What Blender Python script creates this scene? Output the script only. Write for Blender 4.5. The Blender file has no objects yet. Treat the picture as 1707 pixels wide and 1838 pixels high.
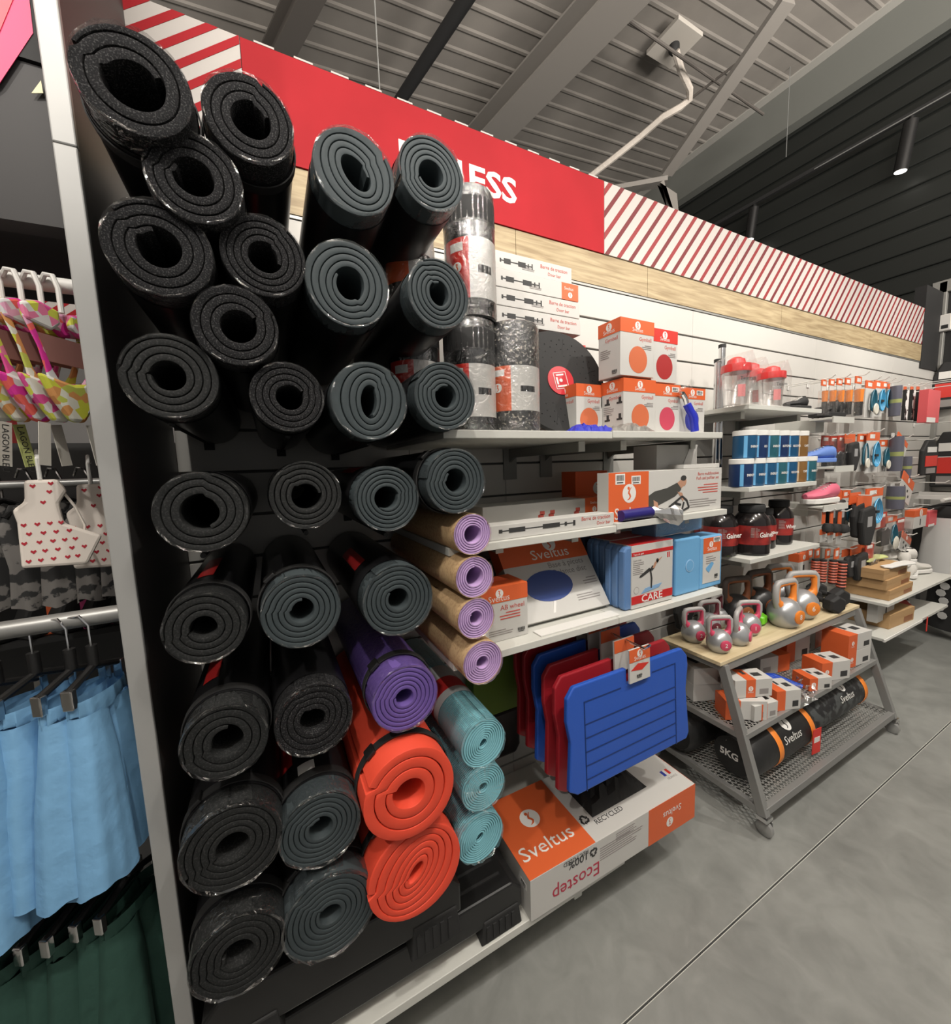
import bpy, math, random
from mathutils import Vector, Matrix
random.seed(7)
S = bpy.context.scene
COL = S.collection
PI = math.pi
# ------------------------------------------------------------------ camera
FPX, PW, PH = 715.0, 1707.0, 1838.0
RX = Vector((0.88777275, -0.08235598, 0.45285432))
RY = Vector((-0.45885256, -0.0808719, 0.88482431))
RZ = Vector((-0.03624738, -0.99331628, -0.10958512))
CAM = Vector((0.0, -1.35, 1.5))
cd = bpy.data.cameras.new('camera'); cam = bpy.data.objects.new('camera', cd); COL.objects.link(cam)
cd.sensor_fit = 'HORIZONTAL'; cd.sensor_width = 36.0; cd.lens = FPX * 36.0 / PW; cd.clip_start = 0.02
cam.matrix_world = Matrix(((RX[0], -RX[1], -RX[2], CAM[0]), (RY[0], -RY[1], -RY[2], CAM[1]),
                           (RZ[0], -RZ[1], -RZ[2], CAM[2]), (0, 0, 0, 1)))
S.camera = cam
# ------------------------------------------------------------------ light
w = bpy.data.worlds.new('store'); S.world = w; w.use_nodes = True
w.node_tree.nodes['Background'].inputs[0].default_value = (1.0, 0.97, 0.93, 1)
w.node_tree.nodes['Background'].inputs[1].default_value = 0.32
S.view_settings.view_transform = 'Standard'; S.view_settings.look = 'None'
S.view_settings.exposure = 0.0; S.view_settings.gamma = 1.0; S.view_settings.use_curve_mapping = False
def spot(loc, tgt, power, size=88, blend=0.6, rad=0.03, col=(1, 0.95, 0.88)):
    l = bpy.data.lights.new('spot', 'SPOT'); l.energy = power; l.spot_size = math.radians(size)
    l.spot_blend = blend; l.shadow_soft_size = rad; l.color = col
    o = bpy.data.objects.new('spot_light', l); COL.objects.link(o); o.location = loc
    d = Vector(tgt) - Vector(loc); o.rotation_euler = d.to_track_quat('-Z', 'Y').to_euler()
    return o
SPOTS = [((-1.1, -1.75, 3.2), (-.1, -.5, 1.3), 84), ((-.2, -1.65, 3.2), (.4, -.4, 1.2), 62),
         ((0.8, -1.55, 3.2), (1.2, -.3, 1.2), 84), ((1.8, -1.5, 3.2), (2.1, -.3, 1.1), 92),
         ((2.9, -1.5, 3.2), (3.1, -.2, 1.2), 104), ((4.0, -1.5, 3.2), (4.5, -.3, 1.2), 104)]
for k in range(3):      # added unseen area lights aimed upward to brighten the ceiling
    l = bpy.data.lights.new('ceiling_fill', 'AREA'); l.energy = 350; l.size = 1.6; l.color = (1, .93, .86)
    o = bpy.data.objects.new('ceiling_fill', l); COL.objects.link(o); o.location = (-1 + 2.6 * k, -3.4, 3.4); o.rotation_euler = (PI - .5, 0, 0)
for a in SPOTS: spot(*a)

# ------------------------------------------------------------------ photo rays on real planes
def ray(px, py):
    v = Vector((px - 853.5, py - 919.0, FPX)); return Vector((RX.dot(v), RY.dot(v), RZ.dot(v)))
def at_y(px, py, y): r = ray(px, py); return CAM + r * ((y - CAM.y) / r.y)
def at_z(px, py, z): r = ray(px, py); return CAM + r * ((z - CAM.z) / r.z)
def at_x(px, py, x): r = ray(px, py); return CAM + r * ((x - CAM.x) / r.x)

# ------------------------------------------------------------------ materials
MC = {}
def M(name, col, rough=0.5, metal=0.0, noise=None, bump=None, emit=None, spec=None, coat=0.0, alpha=None):
    if name in MC: return MC[name]
    m = bpy.data.materials.new(name); m.use_nodes = True; nt = m.node_tree; b = nt.nodes['Principled BSDF']
    b.inputs['Base Color'].default_value = (*col, 1); b.inputs['Roughness'].default_value = rough
    b.inputs['Metallic'].default_value = metal
    if spec is not None: b.inputs['Specular IOR Level'].default_value = spec
    if coat: b.inputs['Coat Weight'].default_value = coat; b.inputs['Coat Roughness'].default_value = 0.12
    if emit: b.inputs['Emission Color'].default_value = (*col, 1); b.inputs['Emission Strength'].default_value = emit
    tc = nt.nodes.new('ShaderNodeTexCoord')
    if noise:   # (scale, second colour, low, high)
        n = nt.nodes.new('ShaderNodeTexNoise'); n.inputs['Scale'].default_value = noise[0]; n.inputs['Detail'].default_value = 6
        cr = nt.nodes.new('ShaderNodeValToRGB'); cr.color_ramp.elements[0].position = noise[2]; cr.color_ramp.elements[1].position = noise[3]
        cr.color_ramp.elements[0].color = (*col, 1); cr.color_ramp.elements[1].color = (*noise[1], 1)
        nt.links.new(tc.outputs['Object'], n.inputs['Vector']); nt.links.new(n.outputs['Fac'], cr.inputs['Fac'])
        nt.links.new(cr.outputs['Color'], b.inputs['Base Color'])
    if bump:    # (scale, strength, distance)
        n2 = nt.nodes.new('ShaderNodeTexNoise'); n2.inputs['Scale'].default_value = bump[0]; n2.inputs['Detail'].default_value = 5
        bp = nt.nodes.new('ShaderNodeBump'); bp.inputs['Strength'].default_value = bump[1]; bp.inputs['Distance'].default_value = bump[2]
        nt.links.new(tc.outputs['Object'], n2.inputs['Vector']); nt.links.new(n2.outputs['Fac'], bp.inputs['Height'])
        nt.links.new(bp.outputs['Normal'], b.inputs['Normal'])
    MC[name] = m; return m
def film(name='clear_film', clear=0.87, rough=0.09, tint=(1, 1, 1), bs=45, bst=0.9):
    if name in MC: return MC[name]
    m = bpy.data.materials.new(name); m.use_nodes = True; nt = m.node_tree; nt.nodes.clear()
    out = nt.nodes.new('ShaderNodeOutputMaterial'); mx = nt.nodes.new('ShaderNodeMixShader')
    tr = nt.nodes.new('ShaderNodeBsdfTransparent'); gl = nt.nodes.new('ShaderNodeBsdfGlossy')
    tr.inputs[0].default_value = (*tint, 1); gl.inputs['Roughness'].default_value = rough; gl.inputs['Color'].default_value = (1, 1, 1, 1)
    tc = nt.nodes.new('ShaderNodeTexCoord'); n = nt.nodes.new('ShaderNodeTexNoise'); n.inputs['Scale'].default_value = bs; n.inputs['Detail'].default_value = 4
    n.inputs['Distortion'].default_value = 1.5
    bp = nt.nodes.new('ShaderNodeBump'); bp.inputs['Strength'].default_value = bst; bp.inputs['Distance'].default_value = 0.007
    lw = nt.nodes.new('ShaderNodeLayerWeight'); lw.inputs['Blend'].default_value = 0.25
    ma = nt.nodes.new('ShaderNodeMath'); ma.operation = 'MULTIPLY_ADD'; ma.inputs[1].default_value = 0.35; ma.inputs[2].default_value = 1 - clear
    nt.links.new(tc.outputs['Object'], n.inputs['Vector']); nt.links.new(n.outputs['Fac'], bp.inputs['Height'])
    nt.links.new(bp.outputs['Normal'], gl.inputs['Normal']); nt.links.new(lw.outputs['Facing'], ma.inputs[0])
    nt.links.new(ma.outputs[0], mx.inputs[0]); nt.links.new(tr.outputs[0], mx.inputs[1]); nt.links.new(gl.outputs[0], mx.inputs[2])
    nt.links.new(mx.outputs[0], out.inputs[0]); MC[name] = m; return m
WHITE = M('shelf_white', (.54, .54, .5), .45)
CARD = M('white_carton', (.5, .49, .465), .55)
ORANGE = M('orange_print', (.62, .11, .03), .45)
REDP = M('red_print', (.55, .03, .02), .4)
BLACK = M('black_plastic', (.012, .012, .012), .35)
MBLACK = M('matt_black', (.015, .015, .015), .75)
INK = M('ink', (.03, .03, .03), .6)
GREYINK = M('grey_ink', (.25, .23, .22), .6)
REDINK = M('red_ink', (.5, .08, .06), .6)
PWHITE = M('print_white', (.68, .67, .64), .5)
STEEL = M('steel_grey', (.34, .35, .34), .38, .6)
CHROME = M('chrome', (.7, .7, .7), .15, 1.0)
FILM = film()

# ------------------------------------------------------------------ mesh helpers
class B:
    def __init__(s): s.v = []; s.f = []; s.m = []
    def add(s, vs, fs, mi=0):
        o = len(s.v); s.v += [tuple(v) for v in vs]
        for f in fs: s.f.append(tuple(o + i for i in f)); s.m.append(mi)
        return s
    def box(s, x0, x1, y0, y1, z0, z1, mi=0, mx=None):
        vs = [(x, y, z) for x in (x0, x1) for y in (y0, y1) for z in (z0, z1)]
        if mx: vs = [mx @ Vector(v) for v in vs]
        return s.add(vs, [(0, 1, 3, 2), (4, 6, 7, 5), (0, 4, 5, 1), (2, 3, 7, 6), (0, 2, 6, 4), (1, 5, 7, 3)], mi)
    def bar(s, p0, p1, wd, hd, mi=0, up=(0, 0, 1)):
        p0 = Vector(p0); p1 = Vector(p1); d = (p1 - p0).normalized(); u = Vector(up)
        if abs(d.dot(u)) > .97: u = Vector((0, 1, 0))
        a = d.cross(u).normalized() * wd / 2; b = a.cross(d).normalized() * hd / 2
        vs = [p + i * a + j * b for p in (p0, p1) for i, j in ((-1, -1), (1, -1), (1, 1), (-1, 1))]
        return s.add(vs, [(3, 2, 1, 0), (4, 5, 6, 7), (0, 1, 5, 4), (1, 2, 6, 5), (2, 3, 7, 6), (3, 0, 4, 7)], mi)
    def tube(s, pts, r, n=8, mi=0, caps=True, closed=False, flat=1.0):
        pts = [Vector(p) for p in pts]; k = len(pts); rings = []
        rs = r if isinstance(r, (list, tuple)) else [r] * k
        ref = Vector((0, 0, 1))
        for i, p in enumerate(pts):
            if closed: d = (pts[(i + 1) % k] - pts[i - 1])
            else: d = pts[min(i + 1, k - 1)] - pts[max(i - 1, 0)]
            d.normalize()
            if i == 0:
                if abs(d.dot(ref)) > .9: ref = Vector((0, 1, 0))
                a = d.cross(ref).normalized()
            else: a = (a - d * a.dot(d)).normalized()
            b = d.cross(a)
            rings.append([p + a * math.cos(2 * PI * j / n) * rs[i] + b * math.sin(2 * PI * j / n) * rs[i] * flat for j in range(n)])
        vs = [v for rg in rings for v in rg]; fs = []
        for i in range(k if closed else k - 1):
            for j in range(n):
                a0 = i * n + j; a1 = i * n + (j + 1) % n; b0 = ((i + 1) % k) * n + j; b1 = ((i + 1) % k) * n + (j + 1) % n
                fs.append((a0, a1, b1, b0))
        if caps and not closed: fs.append(tuple(range(n - 1, -1, -1))); fs.append(tuple((k - 1) * n + j for j in range(n)))
        return s.add(vs, fs, mi)
    def lathe(s, prof, n=24, mi=0, c=(0, 0, 0), mx=None, cap=True, mis=None, ell=1.0):
        vs = [(c[0] + r * math.cos(2 * PI * j / n), c[1] + r * ell * math.sin(2 * PI * j / n), c[2] + z) for r, z in prof for j in range(n)]
        if mx: vs = [mx @ Vector(v) for v in vs]
        k = len(prof); o = len(s.v); s.v += [tuple(v) for v in vs]
        for i in range(k - 1):
            for j in range(n):
                s.f.append((o + i * n + j, o + i * n + (j + 1) % n, o + (i + 1) * n + (j + 1) % n, o + (i + 1) * n + j)); s.m.append(mis[i] if mis else mi)
        if cap:
            s.f.append(tuple(o + j for j in range(n - 1, -1, -1))); s.m.append(mis[0] if mis else mi)
            s.f.append(tuple(o + (k - 1) * n + j for j in range(n))); s.m.append(mis[-1] if mis else mi)
        return s
    def prism(s, poly, y0, y1, mi=0, axis='y', mx=None):
        n = len(poly)
        if axis == 'y': vs = [(x, y, z) for y in (y0, y1) for x, z in poly]
        elif axis == 'x': vs = [(y, x, z) for y in (y0, y1) for x, z in poly]
        else: vs = [(x, z, y) for y in (y0, y1) for x, z in poly]
        if mx: vs = [mx @ Vector(v) for v in vs]
        fs = [tuple(range(n)), tuple(range(2 * n - 1, n - 1, -1))] + [(i, i + n, (i + 1) % n + n, (i + 1) % n) for i in range(n)]
        return s.add(vs, fs, mi)
    def mesh(s, name, mats, smooth=False):
        me = bpy.data.meshes.new(name); me.from_pydata(s.v, [], s.f)
        for m in (mats if isinstance(mats, (list, tuple)) else [mats]): me.materials.append(m)
        me.polygons.foreach_set('material_index', s.m)
        if smooth: me.polygons.foreach_set('use_smooth', [True] * len(s.f))
        me.update(); return me
    def obj(s, name, mats, parent=None, smooth=False, bevel=0, loc=None, rot=None, fix=True):
        me = s.mesh(name, mats, smooth)
        if fix:
            import bmesh
            bm = bmesh.new(); bm.from_mesh(me); bmesh.ops.recalc_face_normals(bm, faces=bm.faces); bm.to_mesh(me); bm.free()
        return put(name, me, parent, loc, rot, bevel, smooth)
def put(name, me, parent=None, loc=None, rot=None, bevel=0, smooth=False, scale=None):
    o = bpy.data.objects.new(name, me); COL.objects.link(o)
    if parent is not None: o.parent = parent
    if loc is not None: o.location = loc
    if rot is not None: o.rotation_euler = rot
    if scale is not None: o.scale = scale
    if bevel:
        b = o.modifiers.new('bevel', 'BEVEL'); b.width = bevel; b.segments = 2; b.limit_method = 'ANGLE'; b.angle_limit = .6
    if smooth:
        me.shade_smooth() if hasattr(me, 'shade_smooth') else None
        me.set_sharp_from_angle(angle=math.radians(38))
    return o
def tag(o, label, cat, group=None, kind=None):
    o['label'] = label; o['category'] = cat
    if group: o['group'] = group
    if kind: o['kind'] = kind
    return o
def thing(name, label, cat, loc=(0, 0, 0), rz=0, group=None, rot=None):
    o = bpy.data.objects.new(name, None); COL.objects.link(o); o.location = loc
    o.rotation_euler = rot if rot else (0, 0, rz); o.empty_display_size = .05
    return tag(o, label, cat, group)
def struct(o): o['kind'] = 'structure'; return o
TC = {}
def text(parent, s, size, loc, face='-y', mat=PWHITE, wt=0.0, align='LEFT', name='lettering', xs=1.0, flip=False, tilt=0.0, shear=0.0):
    key = (s, wt, align, mat.name, shear)
    if key not in TC:
        c = bpy.data.curves.new('t', 'FONT'); c.body = s; c.size = 1; c.extrude = .004; c.offset = wt; c.align_x = align; c.resolution_u = 2; c.shear = shear
        t = bpy.data.objects.new('t', c); COL.objects.link(t)
        dg = bpy.context.evaluated_depsgraph_get(); me = bpy.data.meshes.new_from_object(t.evaluated_get(dg))
        bpy.data.objects.remove(t); me.materials.clear(); me.materials.append(mat); me.name = 'lettering'; TC[key] = me
    o = put(name, TC[key], parent, loc); o.scale = (size * xs, size, size)
    base = {'-y': Matrix.Rotation(PI / 2, 3, 'X'), '-x': Matrix.Rotation(-PI / 2, 3, 'Z') @ Matrix.Rotation(PI / 2, 3, 'X'),
            'z': Matrix.Identity(3), '+x': Matrix.Rotation(PI / 2, 3, 'Z') @ Matrix.Rotation(PI / 2, 3, 'X')}[face]
    o.rotation_euler = (base @ Matrix.Rotation((PI if flip else 0) + tilt, 3, 'Z')).to_euler()
    return o
LG = {}
def emblem(parent, r, loc, face='-y', disc=PWHITE, fig=ORANGE, flip=False, name='emblem', xs=1.0):
    k = (disc.name, fig.name)
    if k not in LG:
        b = B(); n = 28
        b.prism([(math.cos(2 * PI * i / n), math.sin(2 * PI * i / n)) for i in range(n)], 0, .02, 0, 'z')
        b.prism([(-.12 + .17 * math.cos(2 * PI * i / 12), .55 + .17 * math.sin(2 * PI * i / 12)) for i in range(12)], .02, .03, 1, 'z')
        L = [(.3, .62), (.12, .36), (.02, .1), (.18, -.12), (.26, -.34), (.1, -.6), (-.22, -.72)]
        Rr = [(-.3, -.66), (-.06, -.52), (.04, -.36), (-.02, -.2), (-.22, .02), (-.12, .3), (.26, .66)]
        for i in range(6):
            a, c, d, e = L[i], L[i + 1], Rr[5 - i], Rr[6 - i]
            b.prism([a, c, d, e], .02, .03, 1, 'z')
        LG[k] = b.mesh('emblem', [disc, fig])
    o = put(name, LG[k], parent, loc); o.scale = (r * xs, r, .02)
    base = {'-y': Matrix.Rotation(PI / 2, 3, 'X'), '-x': Matrix.Rotation(-PI / 2, 3, 'Z') @ Matrix.Rotation(PI / 2, 3, 'X'), 'z': Matrix.Identity(3)}[face]
    o.rotation_euler = (base @ Matrix.Rotation(PI if flip else 0, 3, 'Z')).to_euler(); return o
def barcode(parent, w, h, loc, face='-y', bg=True, name='price_sticker'):
    b = B()
    if bg: b.box(0, w, 0, h, 0, .0006, 0)
    rnd = random.Random(int(w * 1e5)); x = w * .1
    while x < w * .88:
        d = w * rnd.choice([.02, .035, .05]); b.box(x, x + d, h * .35, h * .88, .0006, .0009, 1); x += d + w * rnd.choice([.025, .04])
    b.box(w * .15, w * .8, h * .12, h * .24, .0006, .0009, 1)
    rot = {'-y': (PI / 2, 0, 0), '-x': (PI / 2, 0, -PI / 2), 'z': (0, 0, 0)}[face]
    return b.obj(name, [PWHITE, INK], parent, loc=loc, rot=rot)
def lines(parent, w, n, pitch, loc, face='-y', mat=GREYINK, th=.35, name='small_print', right=False, seed=1):
    b = B(); r = random.Random(seed)
    for i in range(n):
        ln = w * r.uniform(.6, 1); x0 = w - ln if right else 0; b.box(x0, x0 + ln, -i * pitch, -i * pitch + pitch * th, 0, .0006)
    rot = {'-y': (PI / 2, 0, 0), '-x': (PI / 2, 0, -PI / 2), 'z': (0, 0, 0)}[face]
    return b.obj(name, mat, parent, loc=loc, rot=rot)
def plate(parent, name, x0, x1, z0, z1, mat, y=0, th=.0008, face='-y'):
    """flat printed panel; coordinates are along the face"""
    b = B()
    if face == '-y': b.box(x0, x1, y - th, y + .0002, z0, z1)
    elif face == '-x': b.box(y - th, y + .0002, x0, x1, z0, z1)
    elif face == 'z': b.box(x0, x1, z0, z1, y - .0002, y + th)
    return b.obj(name, mat, parent)
def oval(parent, name, cx, cz, rx, rz, mat, y=0, th=.001, n=28):
    b = B(); b.prism([(cx + rx * math.cos(2 * PI * i / n), cz + rz * math.sin(2 * PI * i / n)) for i in range(n)], y - th, y)
    return b.obj(name, mat, parent)
def carton(name, label, w, d, h, loc, rz=0, group=None, mat=CARD, cat='box', rot=None):
    """white carton; origin at front left bottom corner, front faces -y; flap seams on the left end"""
    t = thing(name, label, cat, loc, rz, group, rot)
    B().box(0, w, 0, d, 0, h).obj('carton', mat, t, bevel=.0012)
    return t
def band(t, w, d, h, z0, z1, mat=ORANGE, e=.0007, name='colour_band'):
    b = B(); b.box(-e, w + e, -e, d + e, z0, z1 + (e if z1 >= h else 0)); b.obj(name, mat, t)
def vband(t, x0, x1, d, h, mat=ORANGE, e=.0007, name='colour_band'):
    b = B(); b.box(x0, x1, -e, d + e, -.0002, h + e); b.obj(name, mat, t)

# ================================================================== STRUCTURE
# floor
def floor_mat():
    m = M('concrete', (.3, .305, .29), .42); nt = m.node_tree; b = nt.nodes['Principled BSDF']
    tc = nt.nodes.new('ShaderNodeTexCoord')
    n1 = nt.nodes.new('ShaderNodeTexNoise'); n1.inputs['Scale'].default_value = 1.7; n1.inputs['Detail'].default_value = 9; n1.inputs['Roughness'].default_value = .62
    n2 = nt.nodes.new('ShaderNodeTexNoise'); n2.inputs['Scale'].default_value = 9; n2.inputs['Detail'].default_value = 8; n2.inputs['Distortion'].default_value = 1.2
    cr = nt.nodes.new('ShaderNodeValToRGB'); e = cr.color_ramp.elements
    e[0].position = .32; e[0].color = (.145, .149, .14, 1); e[1].position = .7; e[1].color = (.27, .275, .258, 1)
    mx = nt.nodes.new('ShaderNodeMath'); mx.operation = 'MULTIPLY_ADD'; mx.inputs[1].default_value = .35
    md = nt.nodes.new('ShaderNodeMath'); md.operation = 'MULTIPLY'; md.inputs[1].default_value = .66
    nt.links.new(tc.outputs['Object'], n1.inputs['Vector']); nt.links.new(tc.outputs['Object'], n2.inputs['Vector'])
    nt.links.new(n1.outputs['Fac'], md.inputs[0]); nt.links.new(n2.outputs['Fac'], mx.inputs[0]); nt.links.new(md.outputs[0], mx.inputs[2])
    nt.links.new(mx.outputs[0], cr.inputs['Fac']); nt.links.new(cr.outputs['Color'], b.inputs['Base Color'])
    r2 = nt.nodes.new('ShaderNodeMapRange'); r2.inputs['To Min'].default_value = .3; r2.inputs['To Max'].default_value = .6
    nt.links.new(n2.outputs['Fac'], r2.inputs['Value']); nt.links.new(r2.outputs[0], b.inputs['Roughness'])
    return m
FL = floor_mat()
b = B(); b.box(-4, 7, -.694, 5, -.1, 0); b.box(-4, 7, -6, -.7, -.1, 0); b.box(-4, 7, -.7, -.694, -.1, -.006, 1)
fl = struct(b.obj('floor', [FL, M('joint_filler', (.03, .03, .03), .8)]))
b = B(); b.box(-4, 7, -.7012, -.6995, 0, .0008); b.box(-4, 7, -.6945, -.6928, 0, .0008)
b.obj('joint_edge', M('pale_chip', (.5, .5, .46), .7), fl)

# back wall : slat boards with dark grooves
GZ = [2.248, 2.12, 1.993, 1.873, 1.753, 1.634, 1.514, 1.388, 1.263, 1.138, 1.014, .89, .765, .64, .509, .378, .244, .11]
SLAT = M('slat_board', (.46, .45, .42), .5, bump=(60, .05, .002))
SLATD = M('slat_board_dark', (.11, .115, .105), .5)
wall = struct(B().box(-.22, 5.33, .012, .05, 0, 2.66).obj('wall_back', M('groove_dark', (.06, .06, .055), .6)))
JX = [-.22, .44, .83, 1.96, 3.2, 4.4, 5.33]
for i, z in enumerate(GZ):
    zb = GZ[i + 1] if i + 1 < len(GZ) else .0
    for k in range(len(JX) - 1):
        B().box(JX[k] + .0006, JX[k + 1] - .0006, 0, .014, zb + .004, z - .004).obj('slat', SLAT, wall, bevel=.0015)
# thin metal profile under the wood band
struct(B().box(-.22, 4.95, -.004, .012, 2.246, 2.254).obj('trim_1', M('alu_profile', (.35, .35, .33), .35, .7)))
# wood band
def wood_mat(name, c1, c2, sc=(3, 3, 40)):
    m = M(name, c1, .5); nt = m.node_tree; b_ = nt.nodes['Principled BSDF']
    tc = nt.nodes.new('ShaderNodeTexCoord'); mp = nt.nodes.new('ShaderNodeMapping'); mp.inputs['Scale'].default_value = sc
    n = nt.nodes.new('ShaderNodeTexNoise'); n.inputs['Scale'].default_value = 1.6; n.inputs['Detail'].default_value = 7; n.inputs['Distortion'].default_value = .7
    cr = nt.nodes.new('ShaderNodeValToRGB'); e = cr.color_ramp.elements; e[0].position = .35; e[0].color = (*c1, 1); e[1].position = .65; e[1].color = (*c2, 1)
    nt.links.new(tc.outputs['Object'], mp.inputs[0]); nt.links.new(mp.outputs[0], n.inputs['Vector']); nt.links.new(n.outputs['Fac'], cr.inputs['Fac']); nt.links.new(cr.outputs['Color'], b_.inputs['Base Color'])
    return m
WOOD = wood_mat('oak_laminate', (.25, .185, .1), (.4, .32, .19))
tr2 = struct(B().box(-.22, 4.95, 0, .012, 2.254, 2.387).obj('trim_2', WOOD))
wj = [-.22, .9, 1.62, 2.76, 3.95, 4.95]
for k in range(5):
    B().box(wj[k] + .001, wj[k + 1] - .001, -.006, 0, 2.256, 2.386).obj('wood_panel', WOOD, tr2)
# header band: stripes, red field with word, stripes
DRED = M('banner_red', (.29, .007, .012), .7, noise=(6, (.33, .009, .015), .3, .7), spec=.25)
BWH = M('banner_white', (.43, .405, .38), .5)
ZB, ZT = 2.387, 2.672
hd = thing('header_sign', 'long red and white striped header sign with white lettering above the shelves', 'sign', (0, 0, 0))
hx = [-.25, .026, 1.345, 2.298, 3.584, 4.9]
for k in range(5):
    B().box(hx[k] + .0008, hx[k + 1] - .0008, -.012, .02, ZB, ZT).obj('sign_panel', [BWH, DRED, BWH, BWH, BWH][k], hd)
DR2 = M('stripe_dark_red', (.13, .008, .012), .5)
def stripes(par, x0, x1, z0, z1, y, wd, pitch, slope, mats, name='stripe', x_top=0):
    h = z1 - z0; k = 0; x = x_top - h * slope
    while x > x0 - h * slope: x -= pitch; k += 1
    while x < x1:
        poly = [(x, z0), (x + wd, z0), (x + wd + h * slope, z1), (x + h * slope, z1)]
        # clip to [x0,x1]
        def clip(poly, xc, sgn):
            out = []
            for i in range(len(poly)):
                a, c = poly[i], poly[(i + 1) % len(poly)]; ia = (a[0] - xc) * sgn >= 0; ic = (c[0] - xc) * sgn >= 0
                if ia: out.append(a)
                if ia != ic:
                    t = (xc - a[0]) / (c[0] - a[0]); out.append((xc, a[1] + t * (c[1] - a[1])))
            return out
        p = clip(poly, x0, 1)
        if len(p) > 2: p = clip(p, x1, -1)
        if len(p) > 2:
            B().prism(p, y - .0012, y).obj(name, mats[k % len(mats)], par)
        x += pitch; k += 1
stripes(hd, -.249, .025, ZB, ZT, -.012, .027, .071, 1.25, [DRED], x_top=-.191)
stripes(hd, 1.346, 4.9, ZB, ZT, -.012, .023, .0705, .82, [M('stripe_red', (.22, .015, .018), .45), DR2], x_top=1.37)
for w_, x_, q_ in (('FITN', .451, .23), ('ESS', .702, .203)):
    tw = text(hd, w_, .118, (x_, -.0125, 2.472), '-y', PWHITE, .026); tw.scale.x = q_ / max(v.co.x for v in tw.data.vertices)
for i in range(13):     # white edging dashes along the top edge
    x = .06 + i * .1; B().box(x, x + .05, -.013, .02, ZT, ZT + .005).obj('edge_dash', BWH, hd)
# ceiling
ROOF = M('roof_sheet', (.29, .268, .24), .6, noise=(2.5, (.24, .222, .2), .35, .7), bump=(4, .15, .02))
def zc(x): return 5.33 + .095 * x
b = B(); b.add([(-6, -5, zc(-6)), (7, -5, zc(7)), (7, 9, zc(7)), (-6, 9, zc(-6))], [(0, 1, 2, 3)]); b.add([(-6, -5, zc(-6) + .1), (7, -5, zc(7) + .1), (7, 9, zc(7) + .1), (-6, 9, zc(-6) + .1)], [(0, 1, 2, 3)])
ce = struct(b.obj('ceiling', ROOF))
RIB = M('roof_rib', (.4, .38, .35), .5)
y = -1.5; me = None
b = B(); L0, L1 = (-6, 0), (7, 0)
b.add([(-6, -.03, zc(-6)), (7, -.03, zc(7)), (7, -.012, zc(7) - .008), (-6, -.012, zc(-6) - .008), (-6, .012, zc(-6) - .008), (7, .012, zc(7) - .008), (7, .03, zc(7)), (-6, .03, zc(-6))], [(0, 1, 2, 3), (3, 2, 5, 4), (4, 5, 6, 7)])
me = b.mesh('roof_rib', ROOF)
while y < 8.5:
    put('roof_rib', me, ce, (0, y, 0)); y += .2
# roof beams and pipe
BEAM = M('beam_grey', (.22, .205, .185), .5); BEAMD = M('beam_dark', (.1, .09, .08), .5)
def ext(a, c, t0, t1):
    a, c = Vector(a), Vector(c); return a + (c - a) * t0, a + (c - a) * t1
def ibeam(name, a, c, wd, hh, mat):
    b = B(); a, c = Vector(a), Vector(c); up = Vector((0, 0, hh / 2))
    b.bar(a + up, c + up, wd, .02); b.bar(a - up, c - up, wd, .02); b.bar(a, c, .03, hh); return struct(b.obj(name, mat))
a, c = ext((2.86, 1.27, 5.3), (2.56, 2.81, 5.27), -2.6, 3.5); ibeam('beam_1', a, c, .34, .2, BEAM)
a, c = ext((.5, 2.38, 5.12), (.34, 2.85, 5.11), -9, 9); ibeam('beam_2', a, c, .16, .2, BEAMD)
a, c = ext((1.70, 1.82, 5.2), (1.474, 2.913, 5.2), -4, 4); struct(B().tube([a, c], .055, 12).obj('pipe_1', MBLACK, smooth=True))
# eave beam on top of the dark wall
struct(B().box(5.86, 6.02, -5, 8.5, 5.42, 5.92).obj('beam_3', M('eave_grey', (.15, .155, .14), .5)))
b = B(); b.box(5.75, 5.86, -5, 8.5, 5.86, 5.9); struct(b.obj('trim_3', M('eave_lip', (.36, .35, .32), .5)))
# diagonal bracing, hung lamps
def rod(name, pts, r, mat, n=8):
    return struct(B().tube(pts, r, n).obj(name, mat, smooth=True))
struct(B().bar(at_z(1415, 0, 5.1), at_z(1197, 312, 4.75), .13, .05).obj('brace_1', BEAM))
struct(B().bar(at_z(1197, 325, 4.7), at_z(1085, 345, 4.72), .12, .05).obj('brace_2', BEAM))
pgu = at_z(1200, 320, 4.68)
struct(B().prism([(-.16, -.1), (.12, -.14), (.2, -.55), (.02, -.32), (-.1, -.05)], -.02, .02).obj('gusset_plate', BEAM, loc=pgu))
rod('brace_3', [at_z(1129, 37, 5.35), at_z(1370, 205, 5.35)], .014, BEAMD)
rod('brace_4', [at_z(1330, 108, 5.35), at_z(1230, 185, 5.35)], .012, BEAMD)
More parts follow.
